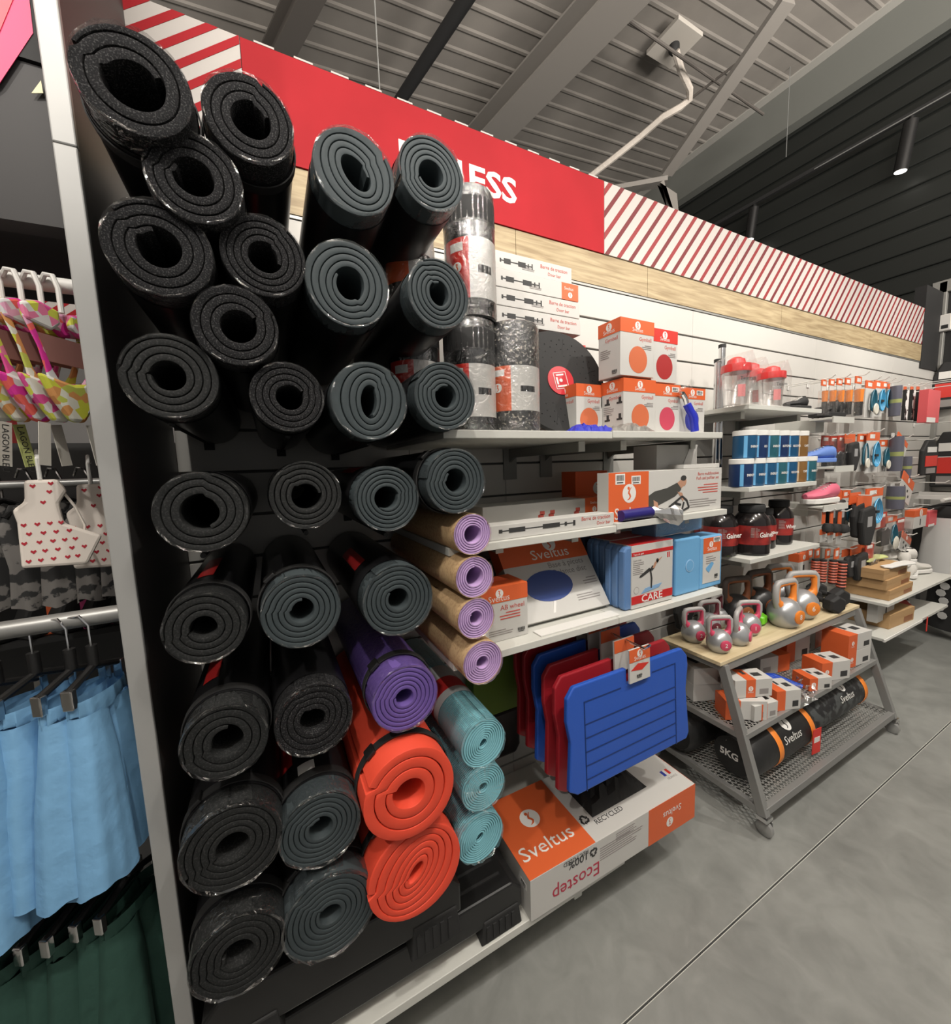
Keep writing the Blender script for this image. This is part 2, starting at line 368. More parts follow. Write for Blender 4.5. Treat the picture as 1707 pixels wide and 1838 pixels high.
# junction plate and white cable
jb = thing('junction_plate', 'square pale junction plate on the roof sheets with a round black gland', 'fitting', at_z(1210, 78, zc(4.1) - .12))
B().box(-.18, .18, -.18, .18, -.02, .02).obj('plate', M('plate_pale', (.5, .47, .42), .5), jb, bevel=.004)
B().lathe([(.05, 0), (.05, -.06), (.03, -.09)], 14).obj('gland', MBLACK, jb, smooth=True)
pts = [at_z(1213, 92, 5.5), at_z(1222, 125, 5.42), at_z(1238, 160, 5.36), at_z(1238, 178, 5.33), at_z(1222, 192, 5.3), at_z(1190, 210, 5.25), at_z(1150, 245, 5.15), at_z(1100, 285, 5.05), at_z(1055, 320, 4.95), at_z(1035, 335, 4.9)]
tag(B().tube(pts, .034, 8).obj('white_cable', M('cable_white', (.55, .5, .44), .6, bump=(30, .6, .01)), smooth=True), 'thick white wrapped cable hanging from the junction plate to the sign', 'cable')
tag(B().tube([p + Vector((.05, .02, .03)) for p in pts[2:]], .014, 6).obj('black_cable', MBLACK, smooth=True), 'thin black cable running alongside the thick white one', 'cable')
for k, (p0, p1) in enumerate((((680, 0), (682, 172)), ((1410, 0), (1411, 282)))):
    q = at_y(*p1, .9 if k == 0 else 1.4); tag(B().tube([q, q + Vector((0, 0, 1.1 if k else 1.6))], .0035, 5).obj('hanging_wire', STEEL), ['thin hanging wire above the red part of the sign', 'thin hanging wire holding the black lamp rail on the right'][k], 'wire')
# dark side wall (corrugated cladding) at the right, slat side wall below
DW = M('dark_cladding', (.018, .02, .018), .45, .2)
dw = struct(B().box(6.03, 6.2, -5, 8.5, 2.2, 5.6).obj('wall_right', DW))
z = 2.3; me = None
while z < 5.42:
    if me is None: me = B().box(6.0, 6.03, -5, 8.5, -.09, .09).mesh('cladding_plank', DW)
    o = put('cladding_plank', me, dw, (0, 0, z + .1), bevel=.012); z += .205
lw = struct(B().box(5.36, 5.4, -5, .05, 0, 2.22).obj('wall_side', M('groove_dark', (0, 0, 0))))
for i, z in enumerate(GZ):
    zb = GZ[i + 1] if i + 1 < len(GZ) else 0
    for y0, y1 in ((-1.2, -.02), (-2.4, -1.2), (-3.6, -2.4)):
        B().box(5.346, 5.36, y0, y1 - .002, zb + .004, z - .004).obj('slat', SLAT, lw, bevel=.0015)
struct(B().box(5.3, 5.345, -.03, .02, 0, 2.95).obj('trim_4', M('corner_grey', (.3, .3, .28), .4, .3), bevel=.004))
struct(B().box(5.34, 5.5, -5, -.02, 2.24, 2.86).obj('trim_5', MBLACK)); struct(B().box(4.92, 5.34, -.01, .06, 2.2, 2.86).obj('trim_6', MBLACK))
struct(B().box(5.3, 5.5, -5, .06, 2.86, 2.96).obj('trim_7', M('corner_grey', (0, 0, 0))))
cb = thing('alarm_box', 'small white alarm box high in the corner beside the sign', 'alarm', at_x(1683, 583, 5.3) + Vector((0, -.05, 0)))
B().box(-.03, .03, -.04, .04, -.07, .07).obj('housing', PWHITE, cb, bevel=.01); B().box(-.032, -.03, -.02, .02, -.05, -.02).obj('sensor', MBLACK, cb)
# lamp rail with spot lamps by the dark wall
tr = thing('lamp_rail', 'long black lamp rail in front of the dark cladding', 'rail', (5.8, 0, 0))
B().box(-.02, .02, -2, 2.6, 4.72, 4.76).obj('rail', MBLACK, tr)
B().box(-.021, -.019, -.2, 1.2, 4.725, 4.735).obj('rail_slot', STEEL, tr)
LAMPW = M('lamp_face', (1, .96, .88), .5, emit=6)
for nm, px, py, ln in (('black tube spot lamp nearest the camera on the rail', 1636, 228, .42), ('middle black tube spot lamp on the rail', 1355, 352, .36), ('farthest black tube spot lamp on the rail, just over the sign', 1268, 392, .3)):
    p = at_x(px, py, 5.8); t = thing('spot_lamp', nm, 'lamp', (5.8, p.y, 4.72), group='spot lamps on the rail')
    mx = Matrix.Rotation(.12, 4, 'X')
    B().lathe([(.055, -.04), (.055, -.04 - ln)], 18, mx=mx).obj('lamp_tube', BLACK, t, smooth=True)
    B().lathe([(.046, -.041 - ln), (.046, -.043 - ln)], 18, mx=mx).obj('lamp_lens', LAMPW, t)
    B().lathe([(.02, 0), (.02, -.06)], 8).obj('stem', BLACK, t)

# ================================================================== SHELVING
PANF = M('panel_edge', (.36, .36, .35), .4, .2, bump=(14, .1, .003)); PAND = M('panel_side', (.045, .042, .04), .5)
dp = thing('divider_panel', 'tall grey upright divider panel between clothes rails and rolled mats', 'panel', (0, 0, 0))
B().box(-.238, -.219, -.492, -.01, 0, 2.85).obj('panel_board', PAND, dp)
B().box(-.243, -.215, -.502, -.492, 0, 2.0).obj('edge_strip', PANF, dp, bevel=.002)
B().box(-.243, -.215, -.502, -.492, 2.001, 2.85).obj('edge_strip', PANF, dp, bevel=.002)
b = B()
for i in range(60): b.box(-.219, -.2175, -.49, -.485, .05 + i * .045, .072 + i * .045)
b.obj('slot_row', M('slot_dark', (.008, .008, .008), .7), dp)

BRK = M('bracket_grey', (.2, .2, .185), .5)
def shelf(label, x0, x1, yf, z, th=.02, brk=(), group='white wall shelves', yb=-.002):
    t = thing('wall_shelf', label, 'shelf', (x0, 0, z), group=group)
    B().box(0, x1 - x0, yf, yb, -th, 0).obj('shelf_board', WHITE, t, bevel=.0015)
    for bx in brk:
        g = B().prism([(-.004, -.022), (-.004, -.075), (yf * .08, -.055), (yf * .82, -.052), (yf * .82, -.022)], bx - x0 - .005, bx - x0 + .005, axis='x').obj('bracket', BRK, t)
        B().box(bx - x0 - .012, bx - x0 + .012, yf * .82 - .004, yf * .82, -.052, -.021).obj('bracket_cap', WHITE, g)
        B().box(bx - x0 - .03, bx - x0 + .03, -.006, -.002, -.14, -.022).obj('bracket_plate', BRK, g)
    return t
def brk_px(pts, z): return [at_y(px, py, -.41).x for px, py in pts]
shelf('top white shelf, left board, under the foam rollers and round balance board', .36, .886, -.5, 1.59, brk=(at_y(1043, 790, -.41).x,))
shelf('top white shelf, right board, under the exercise ball boxes', .888, 1.407, -.5, 1.592, brk=(at_y(1118, 790, -.41).x, at_y(1243, 790, -.41).x))
shelf('middle white shelf, left board, under the long bar boxes', .36, .903, -.5, 1.315, brk=(.55, .82))
shelf('middle white shelf, right board, under the push-up bar box', .905, 1.448, -.5, 1.322, brk=(1.0, 1.35))
shelf('lower white shelf, left board, under the balance disc box', .36, .914, -.5, 1.03, brk=(.55, .85))
shelf('lower white shelf, right board, under the blue foam bricks', .916, 1.436, -.5, 1.03, brk=(1.0, 1.37))
t = shelf('low white base shelf under the black steppers and the long carton', -.21, .945, -.5, .2, th=.025, brk=())
for bx in (.1, .78):
    B().box(bx + .21 - .016, bx + .21 + .016, -.46, -.02, -.1, -.026).obj('base_bracket', WHITE, t, bevel=.003)
shelf('white shelf on the right holding the shaker bottles', 1.836, 2.46, -.35, 1.728, brk=(1.9, 2.38), group='white shelves with drinks and powders')
shelf('white shelf on the right holding two tiers of blue tubs', 1.86, 2.45, -.35, 1.372, brk=(1.92, 2.38), group='white shelves with drinks and powders')
shelf('white shelf on the right holding the big black jars', 1.89, 2.52, -.35, 1.045, brk=(1.95, 2.45), group='white shelves with drinks and powders')

# ================================================================== ROLLED MATS
FBLK = M('foam_black', (.009, .009, .01), .85, spec=.2, noise=(420, (.11, .11, .11), .52, .8), bump=(260, .35, .002))
FDRK = M('foam_dark_plain', (.012, .013, .013), .75, spec=.25, noise=(300, (.05, .05, .05), .5, .8), bump=(200, .25, .001))
FGRY = M('foam_grey', (.04, .052, .056), .65, spec=.3, noise=(90, (.036, .046, .05), .3, .8), bump=(160, .2, .001))
FORG = M('foam_orange', (.72, .065, .03), .6, bump=(160, .15, .001))
FPUR = M('foam_purple', (.12, .07, .28), .6, bump=(120, .2, .001))
FLIL = M('mat_lilac', (.45, .3, .55), .6, bump=(200, .2, .001)); CORK = M('cork_layer', (.5, .34, .18), .7, noise=(160, (.34, .2, .1), .45, .75))
FCYA = M('mat_cyan', (.2, .48, .55), .65, bump=(120, .3, .002))
BODY = M('mat_wrap_black', (.012, .012, .013), .3)
LBR = M('label_red', (.42, .02, .02), .4)
def spiral(R, r0, t, gap, L, ph=0, k=0.0, ka=0.0, n=40, tail=.35):
    """rolled strip: spiral in the xz plane, face at y=0, body towards +y"""
    b = B(); So = []; Th = []; i = 0
    while True:
        u = i / n; th = t * (tail + (1 - tail) * min(1, u / .45)); so = R if i < n else So[i - n] - Th[i - n] - gap
        if so - th < r0: break
        So.append(so); Th.append(th); i += 1
    steps = len(So) - 1
    for i in range(int(n * .25)): Th[steps - i] *= .55 + .45 * i / (n * .25)
    vs = []; ca, sa = math.cos(ka), math.sin(ka)
    rng = random.Random(int(R * 1e5 + ph * 100)); a1, a2 = rng.uniform(0, 6), rng.uniform(0, 6)
    for i in range(steps + 1):
        an = ph - 2 * PI * i / n; tt = Th[i]; c = min(tt * .3, .0022); rc = So[i] - tt / 2
        wob = 1 + (.012 * math.sin(2 * an + a1) + .008 * math.sin(3 * an + a2)) * min(1, 1.6 * (1 - rc / R) + .35)
        prof = [(tt / 2, L), (tt / 2, c), (tt / 2 - c * .35, c * .25), (tt / 2 - c, 0), (-tt / 2 + c, 0), (-tt / 2 + c * .35, c * .25), (-tt / 2, c), (-tt / 2, min(L, .12))]
        P = len(prof)
        for dr, y in prof:
            r = (rc + dr) * wob; x, z = r * math.cos(an), r * math.sin(an)
            q = k * (1 - (r / R) ** 2) if k else 0       # squash the hole
            u, v = x * ca + z * sa, -x * sa + z * ca; v *= (1 - q); u *= (1 + q * .25)
            vs.append((u * ca - v * sa, y, u * sa + v * ca))
    fs = [(i * P + j, i * P + j + 1, (i + 1) * P + j + 1, (i + 1) * P + j) for i in range(steps) for j in range(P - 1)]
    b.add(vs, fs, 0); b.add(vs[:P], [tuple(range(P))], 0); b.add(vs[-P:], [tuple(range(P))], 0)
    return b
def wrap_film(R, L, seed, loose=.02):
    r = random.Random(seed); b = B(); n = 36; rows = [(.95, -.002), (.985, -.006), (1.003, .0), (1.003, .012), (1.006, .06), (1.008, .16), (1.008, L * .6), (1.008, L)]
    nz = [[r.uniform(-1, 1) for _ in range(n)] for _ in rows]; vs = []
    for k, (q, y) in enumerate(rows):
        for j in range(n):
            a = 2 * PI * j / n; w_ = (nz[k][j] * .6 + nz[k][(j + 1) % n] * .4) * (loose if 0 < k < 4 else loose * .35)
            if k == 0: w_ *= 1.6
            vs.append((R * (q + max(w_, -.015)) * math.cos(a), y + nz[k][j] * .003 * (k < 4), R * (q + max(w_, -.015)) * math.sin(a)))
    for k in range(len(rows) - 1):
        for j in range(n): b.f.append((k * n + j, k * n + (j + 1) % n, (k + 1) * n + (j + 1) % n, (k + 1) * n + j)); b.m.append(0)
    b.v = vs; return b
def ring(R, w, th, n=40):
    b = B(); b.lathe([(R, 0), (R + th, 0), (R + th, w), (R, w)], n, mx=Matrix.Rotation(-PI / 2, 4, 'X'), cap=False); return b
YF = -.56
MATS = [ # px, py, top, bottom, kind, strip thickness, hole ratio, phase, squash, squash angle, film, strap, label
 (240, 148, 52, 240, 'b', .0155, .30, 2.7, 0, 0, 1, 1, 'big black foam mat, top left corner of the pile, against the grey panel', -.60),
 (448, 212, 135, 292, 'b', .0125, .28, 1.2, 0, 0, 1, 1, 'black foam mat, second along in the top row, its hole facing the ceiling beams', -.56),
 (350, 320, 240, 400, 'b', .0125, .28, 2.9, 0, 0, 1, 0, 'black foam mat below and between the two topmost black mats', -.58),
 (637, 309, 232, 385, 'g', .0105, .30, .6, .38, 2.2, 1, 0, 'grey-edged mat with a slanted oval hole, in front of the red sign', -.56),
 (776, 311, 245, 379, 'g', .0085, .30, 3.4, 0, 0, 1, 0, 'grey-edged mat at the top right of the pile, just left of the white sign letters', -.56),
 (286, 447, 360, 532, 'b', .0135, .26, 2.4, 0, 0, 1, 0, 'large black mat in torn film, at the left of the third row', -.57),
 (474, 460, 388, 532, 'b', .0095, .26, .9, 0, 0, 1, 0, 'black mat with many thin rings, second in the third row', -.56),
 (626, 510, 433, 587, 'g', .0105, .26, -1.1, .15, 1.2, 1, 0, 'grey-edged mat with a loose lower corner, third in the third row', -.56),
 (788, 528, 465, 590, 'g', .0085, .24, 2.0, .1, 1.8, 1, 0, 'grey-edged mat at the right of the third row, beside the tall black roller', -.57),
 (424, 585, 514, 656, 'b', .0125, .28, .4, 0, 0, 1, 0, 'black mat tucked alone above the row with the twisted film corner', -.57),
 (306, 676, 600, 752, 'd', .0105, .27, 2.9, 0, 0, 1, 0, 'dark mat with a pointed film corner at its left, against the panel', -.56),
 (517, 711, 650, 775, 'b', .0095, .26, .3, 0, 0, 1, 0, 'black mat in a tapering film sleeve, second in the fourth row', -.56),
 (664, 719, 650, 790, 'g', .0105, .24, .8, .45, 1.5, 1, 0, 'grey mat with an upright oval hole, third in the fourth row', -.58),
 (800, 710, 650, 772, 'g', .0085, .24, 2.6, 0, 0, 1, 0, 'round grey mat at the right end of the fourth row, at shelf height', -.57),
 (363, 918, 846, 992, 'd', .0115, .28, 1.3, 0, 0, 1, 0, 'dark mat at the left of the fifth row, under the wide gap', -.56),
 (550, 889, 828, 950, 'd', .0085, .28, 2.2, 0, 0, 1, 0, 'dark mat with a thin pale inner ring, second in the fifth row', -.56),
 (695, 894, 836, 954, 'g', .0075, .26, .2, 0, 0, 1, 0, 'grey mat of fine concentric rings, third in the fifth row', -.56),
 (819, 863, 805, 922, 'g', .0085, .26, 3.0, 0, 0, 1, 1, 'grey mat right above the topmost lilac roll', -.57),
 (369, 1126, 1062, 1190, 'd', .0105, .27, 3.3, 0, 0, 1, 1, 'dark mat with a pale scuffed body, left end of the sixth row', -.56),
 (542, 1096, 1030, 1162, 'g', .009, .20, 2.9, 0, 0, 1, 1, 'grey mat with a black strap, second in the sixth row', -.56),
 (716, 1077, 1013, 1140, 'g', .0085, .22, 2.2, 0, 0, 1, 0, 'grey mat just above the purple one', -.56),
 (728, 1250, 1194, 1311, 'p', .0085, .20, 2.8, 0, 0, 1, 1, 'purple exercise mat rolled up above the orange mats', -.57),
 (405, 1330, 1264, 1397, 'd', .0125, .24, 3.4, 0, 0, 1, 1, 'black mat in shiny film, left column, above the two lowest', -.57),
 (565, 1291, 1228, 1355, 'b', .0105, .22, 2.0, 0, 0, 1, 0, 'matt black mat left of the purple one', -.56),
 (738, 1424, 1345, 1504, 'o', .0215, .17, 2.6, 0, 0, 0, 1, 'upper orange mat with thick foam and a black strap', -.60),
 (418, 1518, 1442, 1596, 'd', .0105, .20, 3.5, .1, .5, 1, 1, 'black mat with a loose flap at its left, second from the bottom', -.57),
 (576, 1486, 1422, 1553, 'g', .0085, .20, 2.4, 0, 0, 1, 1, 'grey mat with a white barcode sticker on its body, left of the upper orange mat', -.57),
 (748, 1566, 1484, 1645, 'o', .0135, .17, 3.1, .45, .9, 0, 1, 'lower orange mat with an oval hole, at the bottom of the pile', -.585),
 (430, 1711, 1640, 1783, 'd', .0105, .22, 3.3, 0, 0, 1, 1, 'black mat at the very bottom left of the pile', -.57),
 (594, 1641, 1567, 1716, 'g', .0095, .20, 2.3, 0, 0, 1, 1, 'grey mat with a peeling outer end, bottom row beside the lower orange mat', -.57)]
for i, (px, py, ty, by, kd, t_, hr, ph, k_, ka, fm, stp, lab, yf) in enumerate(MATS):
    c = at_y(px, py, yf); R = (at_y(px, ty, yf).z - at_y(px, by, yf).z) / 2; c.z = (at_y(px, ty, yf).z + at_y(px, by, yf).z) / 2
    L = -.03 - yf; fc = {'b': FBLK, 'd': FDRK, 'g': FGRY, 'o': FORG, 'p': FPUR}[kd]
    T = thing('rolled_mat', lab, 'exercise mat', c, group='rolled exercise mats in the pile')
    spiral(R, R * hr, t_, max(.0009, t_ * .085), L, ph, k_, ka, tail=.8 if i in (24, 25, 29, 27) else .35).obj('foam_roll', fc, T, smooth=True)
    if kd in 'bdg':      # dark body sleeve behind the face
        B().lathe([(R + .0015, .045), (R + .002, .05), (R + .002, L)], 40, mx=Matrix.Rotation(-PI / 2, 4, 'X'), cap=False).obj('sleeve', BODY, T, smooth=True)
    if kd in 'bdg' and i % 2 == 0:
        b = B(); n = 8; a0 = 1.5 + (i % 3) * .3
        vs = [((R + .003) * math.cos(a0 + .06 * j), y, (R + .003) * math.sin(a0 + .06 * j)) for y in (.12, .3) for j in range(n)]
        b.add(vs, [(j, j + 1, n + j + 1, n + j) for j in range(n - 1)]); b.obj('paper_label', LBR, T)
    if i == 26:
        b = B(); vs = [((R + .004) * math.cos(1.55 + .06 * j), y, (R + .004) * math.sin(1.55 + .06 * j)) for y in (.07, .1) for j in range(8)]
        b.add(vs, [(j, j + 1, 9 + j, 8 + j) for j in range(7)]); b.obj('white_sticker', PWHITE, T)
    if stp:
        o = ring(R + .003, .02, .0022).obj('strap', MBLACK, T, smooth=True, loc=(0, .05, 0), rot=(0, 0, (i % 3 - 1) * .06))
        if kd in 'op' or i % 2: B().box(-.012, .012, -.004, .024, R + .003, R + .011).obj('buckle', BLACK, T, loc=(-R * .0, .05, 0), rot=(0, -.7, 0), bevel=.002)
    if fm: wrap_film(R, L, i).obj('film_wrap', FILM, T, smooth=False)
# cork-backed lilac rolls
for i, (px, py, rr, lab) in enumerate(((848, 959, 37, 'topmost of the four lilac and cork yoga mat rolls'), (852, 1036, 37, 'second from the top of the lilac and cork yoga mat rolls'),
        (855, 1110, 36, 'third from the top of the lilac and cork yoga mat rolls, tightly rolled'), (867, 1189, 38, 'lowest of the four lilac and cork yoga mat rolls'))):
    yf = -.565; c = at_y(px, py, yf); R = (at_y(px, py - rr, yf).z - at_y(px, py + rr, yf).z) / 2
    T = thing('cork_yoga_mat', lab, 'yoga mat', c, group='lilac and cork yoga mats')
    spiral(R - .001, R * (.38 if i < 2 else .26), .0042, .0012, .53, .4 + i).obj('mat_roll', FLIL, T, smooth=True)
    B().lathe([(R - .001, .001), (R, 0), (R + .0005, .002), (R + .0005, .53)], 36, mx=Matrix.Rotation(-PI / 2, 4, 'X'), cap=False).obj('cork_layer', CORK, T, smooth=True)
    wrap_film(R, .53, 50 + i, .012).obj('film_wrap', FILM, T)
# ribbed cyan yoga mats
b_rib = M('mat_cyan_ribbed', (.2, .48, .55), .65); nt = b_rib.node_tree
wv = nt.nodes.new('ShaderNodeTexWave'); wv.bands_direction = 'Y'; wv.inputs['Scale'].default_value = 60; tc = nt.nodes.new('ShaderNodeTexCoord'); bp = nt.nodes.new('ShaderNodeBump'); bp.inputs['Distance'].default_value = .003
nt.links.new(tc.outputs['Object'], wv.inputs['Vector']); nt.links.new(wv.outputs['Fac'], bp.inputs['Height']); nt.links.new(bp.outputs['Normal'], nt.nodes['Principled BSDF'].inputs['Normal'])
for i, (px, py, rr, lab) in enumerate(((868, 1334, 42, 'upper of the three pale blue ribbed yoga mats, with a paper band'), (868, 1414, 40, 'middle one of the three pale blue ribbed yoga mats, film gathered at its centre'), (862, 1503, 43, 'lowest of the three pale blue ribbed yoga mats, above the black stepper'))):
    yf = -.565; c = at_y(px, py, yf); R = (at_y(px, py - rr, yf).z - at_y(px, py + rr, yf).z) / 2
    T = thing('ribbed_yoga_mat', lab, 'yoga mat', c, group='pale blue yoga mats')
    spiral(R, R * .13, .0042, .0012, .53, 1.4 + i, .3 if i != 1 else 0, .9).obj('mat_roll', b_rib, T, smooth=True)
    if i == 0:
        B().lathe([(R + .001, .14), (R + .001, .3)], 36, mx=Matrix.Rotation(-PI / 2, 4, 'X'), cap=False).obj('paper_band', M('band_grey', (.4, .42, .42), .5), T, smooth=True)
        B().lathe([(R + .0014, .17), (R + .0014, .23)], 36, mx=Matrix.Rotation(-PI / 2, 4, 'X'), cap=False).obj('red_band', LBR, T, smooth=True)
    if i == 1:
        b = B(); r = random.Random(3)
        for j in range(26):
            a = 2 * PI * j / 26; a2 = a + .12; r1 = R * .99; zz = r.uniform(.004, .01)
            b.add([(.004 * math.cos(a), -.008, .004 * math.sin(a)), (r1 * math.cos(a), -.002, r1 * math.sin(a)), (r1 * .9 * math.cos(a2), -zz, r1 * .9 * math.sin(a2))], [(0, 1, 2)])
        b.obj('gathered_film', FILM, T)
    wrap_film(R, .53, 70 + i, .015).obj('film_wrap', FILM, T)
# steel pegs carrying the rows of mats
for i, (px, py, lab) in enumerate(((306, 757, 'left'), (517, 780, 'second'), (664, 794, 'third'), (363, 997, 'left'), (550, 956, 'second'), (695, 959, 'third'))):
    c = at_y(px, py, -.5); row = 'fourth' if i < 3 else 'fifth'
    T = thing('mat_peg', 'dark steel peg under the %s mat of the %s row' % (lab, row), 'peg', c, group='dark steel pegs under the mats')
    B().tube([(0, .01, -.002), (0, .495, -.002)], .005, 8).obj('rod', MBLACK, T); B().box(-.012, .012, .49, .498, -.02, .01).obj('back_plate', MBLACK, T)

# ================================================================== BASE: steppers and long carton
def stepper(label, x0, x1, y0, y1, z0, z1):
    T = thing('aerobic_stepper', label, 'stepper', (x0, y0, z0)); w_, d_, h_ = x1 - x0, y1 - y0, z1 - z0
    b = B(); b.prism([(0, h_ * .35), (.0, h_ * .8), (.03, h_), (w_ - .03, h_), (w_, h_ * .8), (w_, h_ * .35)], 0, d_); b.obj('deck', BLACK, T, bevel=.006)
    for fx in (0, w_ - .14):
        for fy in (-.004, d_ - .1):
            b = B(); b.prism([(fx + .004, 0), (fx + .136, 0), (fx + .126, h_ * .5), (fx + .014, h_ * .5)], fy, fy + .104); o = b.obj('foot', MBLACK, T, bevel=.004)
            b2 = B()
            for q in range(5): b2.box(fx + .02 + q * .02, fx + .03 + q * .02, fy - .003, fy, .01, h_ * .4)
            b2.obj('foot_rib', MBLACK, o)
    b = B()
    for q in range(7): b.box(.05, w_ - .05, .04 + q * .045, .048 + q * .045, h_, h_ + .002)
    b.obj('grip_ridge', MBLACK, T); return T
stepper('black plastic stepper on the base shelf with a ribbed foot at its right end', -.2, .545, -.49, -.1, .2, .335)
T = stepper('black plastic stepper on top of the other one, under the lowest mats', -.2, .34, -.53, -.1, .34, .505)
barcode(T, .05, .035, (.055, -.0046, .005))
E1 = at_y(951, 1577, -.505); t = carton('step_carton', 'long white and orange stepper carton lying on the base shelf', .72, .285, .132, (.562, -.508, .2), -.01)
OW, OD, OH = .72, .285, .132
b = B(); b.box(-.0007, .245, -.0007 + .0015, OD + .0005, OH - .0005, OH + .0007); b.obj('orange_panel', ORANGE, t)
plate(t, 'orange_panel', .48, .7205, 0, OH + .0005, ORANGE, 0)
plate(t, 'orange_panel', .01, OD, .001, OH, ORANGE, .7207, face='-x')
emblem(t, .034, (.115, .17, OH + .0008), 'z'); text(t, 'Sveltus', .064, (.012, .05, OH + .001), 'z', PWHITE, .0, xs=1.1)
text(t, '100%', .046, (.29, .075, OH + .0004), 'z', INK, .012); text(t, 'RECYCLED', .025, (.292, .045, OH + .0004), 'z', INK, .006)
def recycle(par, r, loc, face='z', flip=False):
    b = B()
    for k in range(3):
        a = k * 2 * PI / 3; c_, s_ = math.cos(a), math.sin(a); R_ = lambda x, y: (x * c_ - y * s_, x * s_ + y * c_)
        b.prism([R_(-.42, .95), R_(.3, .95), R_(.62, .42), R_(.3, .24), R_(.08, .6), R_(-.22, .6)], 0, .0006, axis='z')
        b.prism([R_(.22, .12), R_(.86, .5), R_(.84, -.1)], 0, .0006, axis='z')
    for i in range(len(b.v)): v = b.v[i]; b.v[i] = (v[0] * r, v[1] * r, v[2])
    base = Matrix.Rotation(PI / 2, 3, 'X') if face == '-y' else Matrix.Identity(3)
    return b.obj('recycling_mark', INK, par, loc=loc, rot=(base @ Matrix.Rotation(PI if flip else 0, 3, 'Z')).to_euler())
recycle(t, .018, (.268, .078, OH + .0003))
b = B(); b.box(0, .012, 0, .024, 0, .0005, 0); b.box(.012, .024, 0, .024, 0, .0005, 1); b.box(.024, .036, 0, .024, 0, .0005, 2)
b.obj('flag_print', [M('flag_blue', (.02, .04, .3), .5), PWHITE, REDP], t, loc=(.655, .075, OH + .0003)); text(t, 'FRANCE', .013, (.655, .057, OH + .0004), 'z', GREYINK, 0)
text(t, '100%', .036, (.215, -.0006, .118), '-y', INK, .012, flip=True); text(t, 'RECYCLED', .02, (.215, -.0006, .093 + .032), '-y', INK, .004, flip=True)
recycle(t, .016, (.235, -.0006, .105), '-y', True)
text(t, 'Ecostep', .062, (.262, -.0006, .062), '-y', M('wine_ink', (.4, .03, .06), .5), .0, flip=True, xs=.95)
lines(t, .2, 6, .008, (.262, -.0002, .1)); lines(t, .12, 4, .007, (.33, -.0002, .118), seed=4)
emblem(t, .017, (.585, -.0012, .045), '-y', flip=True); text(t, 'Sveltus', .034, (.645, -.0014, .092), '-y', PWHITE, 0, flip=True)
barcode(t, .03, .02, (-.0003, .05, .08), '-x'); B().box(-.0006, 0, .15, .165, .02, .035).obj('print_mark', REDP, t)

# ================================================================== SHELF 1 GOODS
Z1 = 1.5905
SPK = M('speckled_foam', (.018, .018, .018), .45, noise=(130, (.32, .3, .25), .58, .64), bump=(150, .4, .002))
def roller(label, x, y, z, r, h, speck=False, lab='r', film_on=True):
    T = thing('foam_roller', label, 'foam roller', (x, y, z), group=None)
    B().lathe([(r * .45, h - .01), (r * .5, h), (r * .92, h), (r, h - .012), (r, .012), (r * .92, 0), (r * .4, 0)], 36).obj('roller_body', SPK if speck else M('roller_black', (.014, .014, .014), .25), T, smooth=True)
    if not speck:
        B().lathe([(r * 1.002, h * .72), (r * 1.012, h * .74), (r * 1.012, h * .9), (r * 1.002, h * .92)], 36, cap=False).obj('ribbed_band', MBLACK, T, smooth=True)
    z0, z1 = (h * .2, h * .6) if speck else (h * .14, h * .6)
    def arc(a0, a1, mat, nm, rr=1.006, za=z0, zb=z1):
        b = B(); n = 14; vs = [(r * rr * math.cos(a0 + (a1 - a0) * j / n), r * rr * math.sin(a0 + (a1 - a0) * j / n), zz) for zz in (za, zb) for j in range(n + 1)]
        b.add(vs, [(j, j + 1, n + 2 + j, n + 1 + j) for j in range(n)]); return b.obj(nm, mat, T, smooth=True)
    am = math.atan2(CAM.y - y, CAM.x - x) + .05
    arc(am - 1.15, am - .08, REDP if not speck else ORANGE, 'label_colour'); arc(am - .08, am + 1.3, CARD, 'label_white')
    arc(am - .85, am - .3, PWHITE, 'price_sticker', 1.009, z0 + (z1 - z0) * .78, z0 + (z1 - z0) * .92)
    arc(am + .25, am + .85, MBLACK, 'product_picture', 1.009, z0 + (z1 - z0) * .42, z0 + (z1 - z0) * .55)
    p = Vector((r * 1.012 * math.cos(am - .55), r * 1.012 * math.sin(am - .55), z0 + (z1 - z0) * .52)); o = emblem(T, .012, p)
    o.rotation_euler = (Matrix.Rotation(am - .55 + PI / 2, 3, 'Z') @ Matrix.Rotation(PI / 2, 3, 'X')).to_euler()
    B().lathe([(r * .9, h + .002), (r * 1.01, h - .004), (r * 1.015, h * .5), (r * 1.01, .003)], 30, cap=False).obj('film_wrap', FILM, T, smooth=True)
    return T
roller('short speckled black foam roller with orange and white label, beside the round board', .632, -.37, Z1, .077, .292, True)
roller('black foam roller standing on the top shelf behind the grey mat rolls', .5, -.37, Z1, .068, .285)
roller('black foam roller standing upside on the other, highest item against the wood band', .512, -.37, Z1 + .287, .066, .31)
roller('black foam roller mostly hidden behind the grey mats at the top right', .37, -.3, Z1, .068, .31)
roller('black foam roller with orange band, peeping out between the mats and the tall roller', .37, -.3, Z1 + .312, .066, .31, True)
